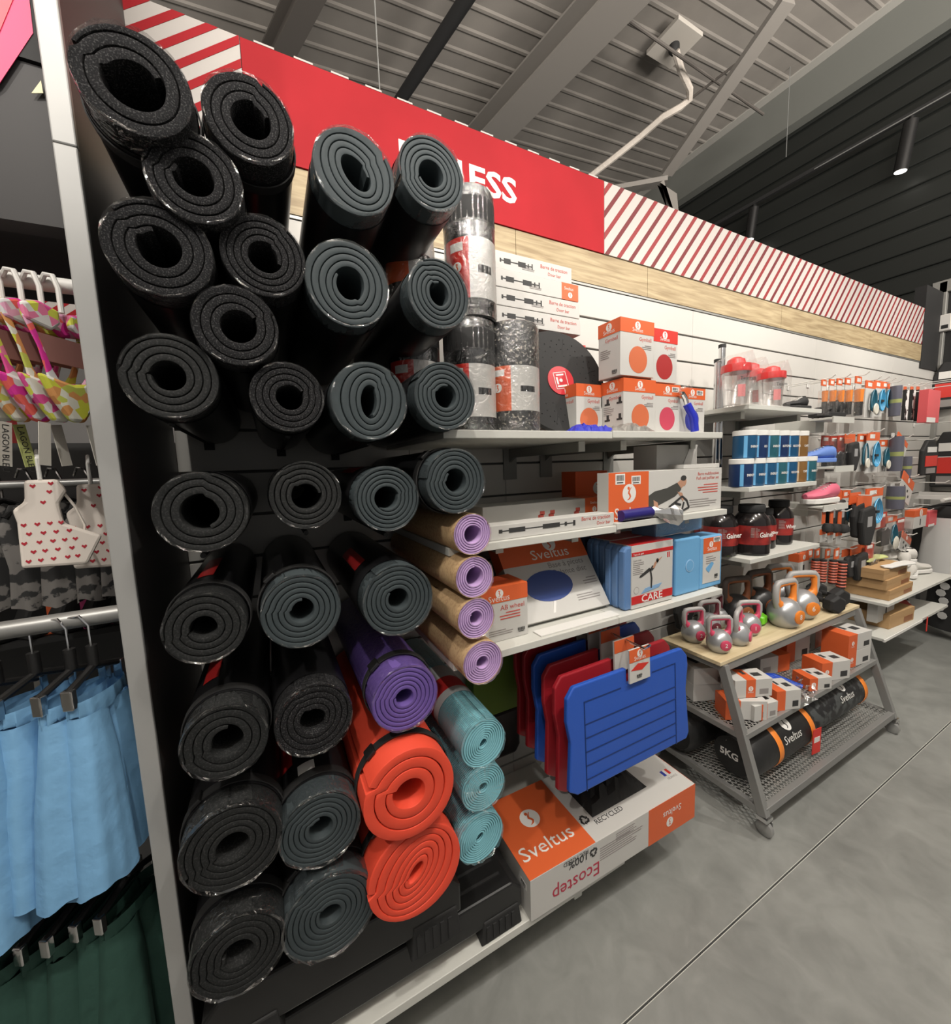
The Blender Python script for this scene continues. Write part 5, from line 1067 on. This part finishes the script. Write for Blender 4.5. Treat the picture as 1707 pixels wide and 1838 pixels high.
# ================================================================== shoe-box shelves and clothes in the corner
KR = M('kraft', (.42, .26, .12), .65)
T = thing('wall_shelf', 'white shelf with kraft boxes and pale shoes, upper one in the corner', 'shelf', (3.22, 0, .6), group='shelves near the corner'); B().box(0, 1.15, -.42, -.002, -.018, 0).obj('shelf_board', WHITE, T, bevel=.002); B().box(.2, .23, -.3, -.002, -.06, -.018).obj('bracket', BRK, T); B().box(.9, .93, -.3, -.002, -.06, -.018).obj('bracket', BRK, T)
T = thing('wall_shelf', 'white shelf with one kraft box and sandals, lower one in the corner', 'shelf', (3.2, 0, .39), group='shelves near the corner'); B().box(0, 1.1, -.42, -.002, -.018, 0).obj('shelf_board', WHITE, T, bevel=.002); B().box(.0, .6, -.425, -.415, -.02, -.004).obj('ticket_strip', PWHITE, T); B().box(.2, .23, -.3, -.002, -.06, -.018).obj('bracket', BRK, T)
def kraft(label, x, y, z, w=.36, d=.24, h=.062, rz=0):
    t = carton('kraft_box', label, w, d, h, (x, y, z), rz, 'kraft shoe boxes', KR); B().box(-.001, w + .001, -.001, d + .001, h * .6, h + .001).obj('lid', KR, t); plate(t, 'end_print', w - .14, w - .02, h * .1, h * .5, M('kraft_dark', (.25, .1, .04), .6)); return t
for k, l in enumerate(('lowest of the three stacked kraft boxes', 'middle one of the three stacked kraft boxes', 'topmost of the three stacked kraft boxes, insoles on it')): kraft(l, 3.3 - .02 * k, -.4 + .01 * k, .601 + .0645 * k)
kraft('single flat kraft box on the lower corner shelf', 3.4, -.38, .391, .34, .22, .09, -.05)
tag(B().box(0, .02, -.002, 0, -.1, 0).obj('corner_ticket', M('tag_red', (.6, .03, .02)), None, loc=(3.86, -.427, .39)), 'small red ticket hanging from the lower corner shelf', 'ticket')
for k, (c_, l) in enumerate(((M('insole_green', (.55, .6, .25), .6), 'pale green insole lying on top of the kraft boxes'), (PWHITE, 'white wavy insole lying on the kraft boxes'))):
    T = thing('insole', l, 'insole', (3.32, -.36 + .1 * (1 - k), .796 + .018 * (1 - k)), -.12 * k); B().prism([(.0, .0), (.02, -.03), (.14, -.025), (.26, -.04), (.3, -.01), (.29, .03), (.2, .035), (.1, .02), (.02, .028)], 0, .01, axis='z').obj('insole_sheet', c_, T, bevel=.003)
for k, (x, y, z, a, s_) in enumerate(((3.98, -.3, .602, .3, .95), (3.9, -.2, .602, .1, .95), (4.1, -.22, .602, -.3, .95), (3.95, -.28, .69, .5, .95), (4.12, -.28, .70, 2.6, .95), (4.0, -.18, .72, 1.2, .9))):
    shoe('white shoe in the corner heap, %s' % ['front left, on the shelf', 'back left, on the shelf', 'back right, on the shelf', 'piled on the front left one', 'topmost on the right', 'topmost at the back'][k], x, y, z, a, M('shoe_white', (.6, .58, .54), .6), PWHITE, s_)
for k, (x, y, c_, l) in enumerate(((3.85, -.28, MBLACK, 'black sandal on the lower corner shelf'), (3.98, -.3, REDP, 'red and yellow sandal on the lower corner shelf'), (4.1, -.25, PWHITE, 'white sandal on the lower corner shelf'))):
    T = thing('sandal', l, 'sandal', (x, y, .392), .5); B().prism([(.0, -.03), (.1, -.028), (.24, -.045), (.27, 0), (.24, .045), (.1, .03), (0, .03)], 0, .02, axis='z').obj('sole', c_, T, bevel=.004); B().tube([(.15, -.045, .01), (.16, -.02, .05), (.16, .02, .05), (.15, .045, .01)], .012, 8, flat=.3).obj('foot_strap', MBLACK if k else REDP, T, smooth=True)
def garment(parent, name, prof, mat, folds=5, amp=.12, n=40, seed=0, th=None):
    """closed cloth tube; prof rows: z, half width, half depth, x offset, y offset"""
    r = random.Random(seed); ph = [r.uniform(0, 6) for _ in range(4)]; vs = []
    for i, (z, hw, hd_, ox, oy) in enumerate(prof):
        q = i / max(1, len(prof) - 1)
        for j in range(n):
            a = 2 * PI * j / n; f = 1 + amp * (.25 + q) * (math.sin(folds * a + ph[0] + .6 * q) + .5 * math.sin((folds * 2 + 1) * a + ph[1]))
            vs.append((ox + hw * math.cos(a) * f, oy + hd_ * math.sin(a) * f, z + .006 * math.sin(3 * a + ph[2]) * q))
    k = len(prof); b = B(); b.add(vs, [(i * n + j, i * n + (j + 1) % n, (i + 1) * n + (j + 1) % n, (i + 1) * n + j) for i in range(k - 1) for j in range(n)])
    return b.obj(name, mat, parent, smooth=True, fix=True)
def hanger(T, w_, z=0, mat=None, clip=False):
    mat = mat or BLACK
    B().tube([(0, 0, z), (0, 0, z + .04), (0, .012, z + .06), (0, .03, z + .062), (0, .042, z + .045)], .0025, 6).obj('hanger_hook', CHROME, T, smooth=True)
    h = B().tube([(-w_, 0, z - .035), (-w_ * .5, 0, z - .012), (0, 0, z), (w_ * .5, 0, z - .012), (w_, 0, z - .035)], .006, 8).obj('hanger_bar', mat, T, smooth=True)
    if clip:
        for sx in (-1, 1): B().box(sx * w_ * .75 - .01, sx * w_ * .75 + .01, -.01, .01, z - .065, z - .02).obj('hanger_clip', CHROME, h)
# corner clothes (right)
CLB = M('cloth_black', (.014, .014, .014), .8); CLW = M('cloth_white', (.55, .55, .54), .7)
rail = thing('clothes_rail', 'white wall rail holding dark sports jackets in the corner', 'rail', (4.95, 0, 1.13)); B().tube([(-.45, -.3, 0), (.35, -.3, 0)], .012, 10).obj('rail_tube', PWHITE, rail, smooth=True); B().box(-.2, -.17, -.3, -.001, -.015, .015).obj('rail_arm', PWHITE, rail); B().box(.2, .23, -.3, -.001, -.015, .015).obj('rail_arm', PWHITE, rail)
for k, (x, l) in enumerate(((4.72, 'black tracksuit with white side stripes, foremost in the corner'), (4.92, 'black jacket hanging behind the striped tracksuit'), (5.08, 'dark jacket nearest the corner post'))):
    T = thing('tracksuit', l, 'clothes', (x, -.3, 1.08), 1.48, group='dark sportswear in the corner'); hanger(T, .16)
    garment(T, 'jacket', [(-.01, .04, .03, 0, 0), (-.03, .14, .05, 0, 0), (-.08, .2, .06, 0, 0), (-.3, .2, .07, 0, 0), (-.56, .19, .08, 0, 0)], CLB, 4, .06, seed=k)
    if k == 0: garment(T, 'white_stripe', [(-.1, .1, .035, .03, .045), (-.3, .1, .04, .03, .055), (-.57, .12, .05, .03, .06)], CLW, 3, .04, seed=3)
for k, (x, l) in enumerate(((4.75, 'black trousers with white print hanging low in the corner'), (4.98, 'black trousers hanging low behind the printed ones'))):
    T = thing('trousers', l, 'clothes', (x, -.32, .56), 1.3, group='dark trousers low in the corner'); hanger(T, .1); garment(T, 'trouser_cloth', [(-.02, .12, .04, 0, 0), (-.2, .13, .06, 0, 0), (-.48, .14, .07, 0, 0)], CLB, 3, .06, seed=k + 5)
    if k == 0:
        b = B()
        for q in range(5): b.lathe([(.03, -.003), (.03, .0)], 8, mx=Matrix.Translation((-.02 + .02 * (q % 2), .085, -.12 - .06 * q)) @ MX)
        b.obj('white_print', CLW, T)
for k, (yy, zz, l) in enumerate(((-.28, 1.98, 'boxed black and red boxing pads, highest on the side wall'), (-.3, 1.6, 'black and red boxing set, lower on the side wall'))):
    q0 = at_x(1703, (650, 775)[k], 5.3); T = pack('guard', l, 5.3, q0.y, q0.z, .17, (.4, .48)[k], 'boxing packs on the side wall', -PI / 2 + .25)
T = thing('red_jacket', 'red hooded top at the photo edge beside the dark jackets', 'clothes', (5.15, -.55, 1.1), 1.2); hanger(T, .15); garment(T, 'jacket', [(-.01, .05, .04, 0, 0), (-.06, .18, .06, 0, 0), (-.4, .2, .08, 0, 0)], M('cloth_pinkred', (.45, .05, .08), .7), 4, .06)
# ================================================================== LEFT BAY : swimwear and shorts
def lrail(label, y, z, r=.012, x0=-1.3, mat=GS):
    T = thing('clothes_rail', label, 'rail', (x0, y, z), group='rails of the left clothes bay'); B().tube([(0, 0, 0), (-.243 - x0 - .002, 0, 0)], r, 12).obj('rail_tube', mat, T, smooth=True); B().box(.25, .28, 0, -y - .002 + .3, -.012, .012).obj('rail_arm', mat, T); return T
lrail('top white rail with bright bikini tops in the left bay', -.42, 1.825, .012, mat=PWHITE); lrail('thin grey rail with heart-print tops in the left bay', -.24, 1.5, .008); lrail('thick grey rail with pale blue shorts in the left bay', -.45, 1.268, .015); lrail('low rail with dark green shorts in the left bay', -.4, .83, .012)
lw2 = struct(B().box(-1.6, -.244, .3, .34, 0, 1.62).obj('wall_left_bay', M('bay_dark', (.05, .05, .05), .7)))
struct(B().box(-1.6, -.244, .0, .3, .02, .06).obj('trim_8', WHITE))
BIK = []
def print_mat(name, cols, scale, rough=.6):
    m = M(name, cols[0], rough); nt = m.node_tree; b_ = nt.nodes['Principled BSDF']; tc = nt.nodes.new('ShaderNodeTexCoord'); v = nt.nodes.new('ShaderNodeTexVoronoi'); v.inputs['Scale'].default_value = scale
    cr = nt.nodes.new('ShaderNodeValToRGB'); cr.color_ramp.interpolation = 'CONSTANT'; sp = nt.nodes.new('ShaderNodeSeparateColor'); e = cr.color_ramp.elements
    for i, c in enumerate(cols):
        el = e[i] if i < 2 else e.new(i / len(cols)); el.position = i / len(cols); el.color = (*c, 1)
    nt.links.new(tc.outputs['Object'], v.inputs['Vector']); nt.links.new(v.outputs['Color'], sp.inputs[0]); nt.links.new(sp.outputs[0], cr.inputs['Fac']); nt.links.new(cr.outputs['Color'], b_.inputs['Base Color']); return m
PA = print_mat('print_pink_lime', [(.7, .08, .3), (.75, .2, .35), (.6, .62, .08), (.7, .68, .66)], 55); PB = print_mat('print_magenta', [(.65, .03, .3), (.7, .35, .5), (.75, .12, .1), (.6, .6, .6)], 60)
PC = print_mat('print_lime', [(.6, .62, .06), (.5, .55, .1), (.7, .7, .6), (.65, .3, .1)], 45); LIN = M('bikini_lining', (.3, .14, .12), .6)
lastw = ['nearest the grey panel', 'second from the grey panel', 'third from the grey panel', 'fourth from the grey panel', 'fifth from the grey panel', 'sixth from the grey panel']
TAGM = M('paper_tag', (.5, .48, .43), .6)
for k in range(6):
    x = -.275 - .022 * k; T = thing('bikini_top', 'bright printed bikini top on a white hanger, %s' % lastw[k], 'swimwear', (x, -.45, 1.772), 1.0, group='bright bikinis on the top rail'); T.scale = (.68, .68, .68)
    h = B().tube([(0, .0, -.0), (0, 0, .055), (0, .01, .085), (0, .03, .09), (0, .042, .075)], .0055, 8).obj('hanger_hook', PWHITE, T, smooth=True)
    m = [PA, PB, PC][k % 3]; r = random.Random(k)
    for sx in (-1, 1): B().prism([(sx * .01, .0), (sx * .05, .01), (sx * .085, -.005), (sx * .08, -.04), (sx * .03, -.05), (sx * .01, -.03)][::sx], -.008, .008).obj('cup', m, T, bevel=.006)
    for sx in (-1, 1): B().tube([(sx * .075, 0, -.03), (sx * .06, -.005, -.09), (sx * .045, 0, -.14), (sx * .03, .004, -.18)], [.008, .006, .008, .016], 8, flat=.5).obj('side_string', [PB, PC, PA][k % 3], T, smooth=True)
    B().prism([(-.07, -.15), (0, -.165), (.07, -.15), (.05, -.2), (.015, -.255), (-.015, -.255), (-.05, -.2)], -.009, .009).obj('brief', [PC, PA, PB][k % 3], T, bevel=.008)
    B().prism([(-.06, -.06), (.06, -.06), (.045, -.12), (-.045, -.12)], .0, .004).obj('lining', LIN, T)
    g = B().box(-.012, .012, -.001, .001, -.36, -.26).obj('paper_tag', TAGM if k != 4 else M('tag_lime', (.5, .55, .2), .6), T, rot=(0, .12 * (1 if k % 2 else -1), 0)); 
    if k in (3, 4): tx = text(g, 'LAGON BLEU', .018, (-.006, -.0015, -.265), '-y', INK); tx.rotation_euler = (PI / 2, PI / 2, 0)
# heart tops (white with red hearts) and dark ones
HM = M('cloth_cream', (.68, .62, .56), .7); nt = None
HRED = M('heart_red', (.4, .015, .03), .6)
def heart_top(label, x, y, z, rz, s=.6):
    T = thing('swimsuit', label, 'swimwear', (x, y, z), rz, group='heart-print swimwear'); T.scale = (s, s, s * 1.15); B().tube([(0, 0, 0), (0, 0, .05), (0, .02, .07), (0, .04, .055)], .005, 8).obj('hanger_hook', PWHITE, T, smooth=True)
    B().prism([(-.03, .0), (.035, .0), (.05, -.03), (.03, -.06), (.035, -.11), (.11, -.15), (.07, -.22), (-.06, -.21), (-.055, -.1), (-.06, -.07), (-.035, -.05)], -.008, .008).obj('cloth', HM, T, bevel=.007)
    r = random.Random(int(x * 1000)); b = B()
    for i in range(5):
        for j in range(5):
            hx, hz = -.045 + .025 * i + .012 * (j % 2) + r.uniform(-.003, .003), -.2 + .022 * j
            if hx > .07 - max(0, (hz + .15)) * .6: continue
            b.prism([(hx, hz), (hx + .006, hz + .006), (hx + .004, hz + .01), (hx, hz + .007), (hx - .004, hz + .01), (hx - .006, hz + .006)], -.0088, -.008)
    for hx, hz in ((-.015, -.02), (.015, -.035), (0, -.06), (.02, -.015)): b.prism([(hx, hz), (hx + .006, hz + .006), (hx + .004, hz + .01), (hx, hz + .007), (hx - .004, hz + .01), (hx - .006, hz + .006)], -.0088, -.008)
    o = b.obj('heart_print', HRED, T); o['kind'] = 'stuff'
    B().tube([(.035, 0, -.02), (.06, .01, -.07), (.075, .012, -.12), (.07, .01, -.15)], .0035, 6).obj('tie_string', HM, T, smooth=True); return T
p = at_y(85, 850, -.42); heart_top('white swim top with red hearts, fully seen below the bikinis', p.x - .01, -.42, p.z - .01, .25)
p = at_y(182, 868, -.33); heart_top('white swim top with red hearts, cut off by the grey panel', min(p.x, -.305), -.33, p.z, .2, .66)
DKP = M('print_dark_scale', (.02, .02, .02), .7, noise=(30, (.16, .15, .14), .52, .56))
for k in range(6):
    x = -.30 - .045 * k; T = thing('dark_swimsuit', 'dark patterned swimsuit hanging behind the heart tops, %s' % lastw[k], 'swimwear', (x, -.2, 1.47), .9, group='dark swimwear behind the hearts'); hanger(T, .05)
    garment(T, 'swimsuit_cloth', [(-.01, .04, .012, 0, 0), (-.06, .06, .018, 0, 0), (-.14, .05, .018, 0, 0), (-.22, .055, .02, 0, 0)], DKP, 3, .08, seed=k + 20)
for k in range(3):
    x = -.34 - .09 * k; T = thing('swim_packet', ['blue and white swimming packet below the dark swimwear', 'pink goggles packet below the dark swimwear', 'orange and black packet below the dark swimwear'][k], 'packet', (x, .03, 1.249), .2); B().box(-.035, .035, -.015, 0, -.13, 0).obj('clear_pack', [M('pack_blue', (.04, .05, .45), .4), M('pack_pink', (.7, .06, .25), .4), ORANGE][k], T, bevel=.004); B().box(-.03, .03, -.017, -.015, -.03, -.005).obj('header', PWHITE, T)
    if k == 0: text(T, 'arena', .022, (-.028, -.0158, -.085), '-y', PWHITE, .01)
for k in range(5):
    p = -.33 - .06 * k; T = thing('black_shoe_pair', 'black boots on the dark shelf behind the shorts, %s' % lastw[k], 'shoes', (p, .08, 1.12 - .0 * k), .8, group='black boots behind the shorts'); B().prism([(-.1, 0), (.12, 0), (.13, .03), (.05, .06), (-.02, .1), (-.08, .1), (-.1, .05)], -.035, .035).obj('boot', MBLACK, T, bevel=.008)
T = thing('dark_wall_shelf', 'dark shelf behind the shorts carrying the black boots', 'shelf', (-1.3, 0, 1.118)); B().box(0, 1.05, 0, .298, -.015, 0).obj('shelf_board', MBLACK, T)
# shorts
BLU = M('cloth_skyblue', (.17, .37, .6), .65, bump=(9, .5, .02)); GRN = M('cloth_green', (.015, .055, .04), .8, bump=(10, .5, .02)); LING = M('short_lining', (.2, .26, .28), .8)
def shorts(label, x, y, z, L, mat, rz, grp, seed, w_=.085, nm='shorts'):
    T = thing(nm, label, 'shorts', (x, y, z), rz, grp)
    B().tube([(0, 0, 0), (0, 0, .035), (0, .012, .052), (0, .028, .05), (0, .036, .035)], .002, 6).obj('hanger_hook', CHROME, T, smooth=True); h = B().tube([(0, 0, 0), (0, 0, -.035)], .008, 10).obj('hanger_stem', BLACK, T, smooth=True)
    B().tube([(-w_, 0, -.055), (0, 0, -.035), (w_, 0, -.055)], .006, 8).obj('hanger_bar', BLACK, T, smooth=True)
    for sx in (-1, 1): B().box(sx * w_ - .006, sx * w_ + .006, -.008, .008, -.083, -.05).obj('hanger_clip', CHROME, h, bevel=.002)
    z0 = -.075
    garment(T, 'waistband', [(z0, w_, .022, 0, 0), (z0 - .02, w_ * 1.02, .024, 0, 0), (z0 - .028, w_, .022, 0, 0)], mat, 16, .035, 64, seed)
    for sx in (-1, 1):
        garment(T, 'trouser_leg', [(z0 - .025, w_ * .52, .022, sx * w_ * .48, 0), (z0 - .1, w_ * .62, .032, sx * w_ * .55, 0), (z0 - L * .5, w_ * .7, .036, sx * w_ * .66, 0), (z0 - L * .8, w_ * .76, .042, sx * w_ * .78, 0), (z0 - L, w_ * .8, .044, sx * w_ * .84, 0)], mat, 4, .07, 44, seed + sx)
    return T
for k, (px, py, yy) in enumerate(((192, 1112, -.47), (117, 1122, -.47), (52, 1132, -.455), (-20, 1140, -.47))):
    p = at_y(px, py, yy); shorts('pale blue shorts on a black clip hanger, %s' % lastw[k], min(p.x, -.292), yy, 1.225 - (.0), .31 + (.04 if k == 3 else 0), BLU, [1.25, 1.1, 1.0, 1.0][k], 'pale blue shorts on the thick rail', k * 3 + 1, .055)
for k in range(8):
    x = -.30 - .034 * k; shorts('dark green shorts on a black hanger, %s' % (lastw + ['seventh from the grey panel', 'eighth from the grey panel'])[k], x, -.43 + .006 * (k % 2), .79, .34, GRN, 1.05, 'dark green shorts on the low rail', k * 5 + 40, .06)
# far things seen over the left bay
p0 = at_y(30, 470, 1.3)
T = thing('far_header_sign', 'red and white striped sign seen beyond the left bay', 'sign', (0, 0, 0)); B().box(-1.7, -.3, 1.3, 1.32, 2.2, 2.52).obj('sign_panel', BWH, T)
stripes(T, -1.699, -.301, 2.2, 2.52, 1.3, .03, .075, 1.2, [DRED])
T = thing('red_pillar', 'bright red pillar at the left edge behind the bikinis', 'pillar', (-1.12, 1.2, 0)); B().box(-.2, .12, -.1, .05, 0, 2.62).obj('pillar_body', M('pillar_red', (.6, .02, .02), .5), T)
T = thing('header_box', 'matt black header box above the left clothes bay', 'header', (0, 0, 0)); b = B(); b.prism([(-1.3, 1.87), (-.244, 1.895), (-.244, 2.12), (-1.3, 2.12)], -.47, -.43); b.obj('front_board', M('header_black', (.022, .02, .02), .6), T); B().box(-1.3, -.244, -.43, -.1, 1.9, 1.915).obj('bottom_board', MBLACK, T)
T = thing('pink_poster', 'pink, magenta and black diagonal poster at the top left', 'poster', (0, 0, 0)); PY = -.475
B().box(-.7, -.247, PY, PY + .01, 2.122, 2.6).obj('poster_board', MBLACK, T)
q = [at_y(0, 150, PY), at_y(60, 60, PY), at_y(55, 0, PY), at_y(0, 60, PY), at_y(25, 0, PY)]
B().prism([(q[0].x, q[0].z), (q[1].x, q[1].z), (q[2].x, q[2].z + .05), (-.34, 2.32), (-.34, q[0].z - .05)], PY - .001, PY).obj('magenta_print', M('poster_magenta', (.75, .02, .13), .45), T)
B().prism([(q[3].x, q[3].z), (q[4].x, q[4].z), (q[4].x, 2.5), (-.5, 2.5), (-.5, q[3].z - .08)], PY - .002, PY - .001).obj('coral_print', M('poster_coral', (.8, .06, .09), .45), T)
B().prism([(at_y(57, 168, PY).x, at_y(57, 168, PY).z), (at_y(78, 168, PY).x, at_y(78, 168, PY).z), (at_y(74, 145, PY).x, at_y(74, 145, PY).z)], PY - .001, PY).obj('cream_corner', M('poster_cream', (.7, .65, .4), .5), T)
for k in range(3): struct(B().box(-3.2, -.2, 2.4 + k * .8, 2.5 + k * .8, 3.3 + .0 * k, 3.42).obj('beam_%d' % (k + 4), BEAMD))
struct(B().box(-4, 7, 8.4, 8.5, 0, 6).obj('wall_far', M('far_wall', (.3, .29, .28), .7)))
struct(B().box(-4.1, -4, -6, 8.5, 0, 6).obj('wall_left', M('far_wall', (0, 0, 0))))
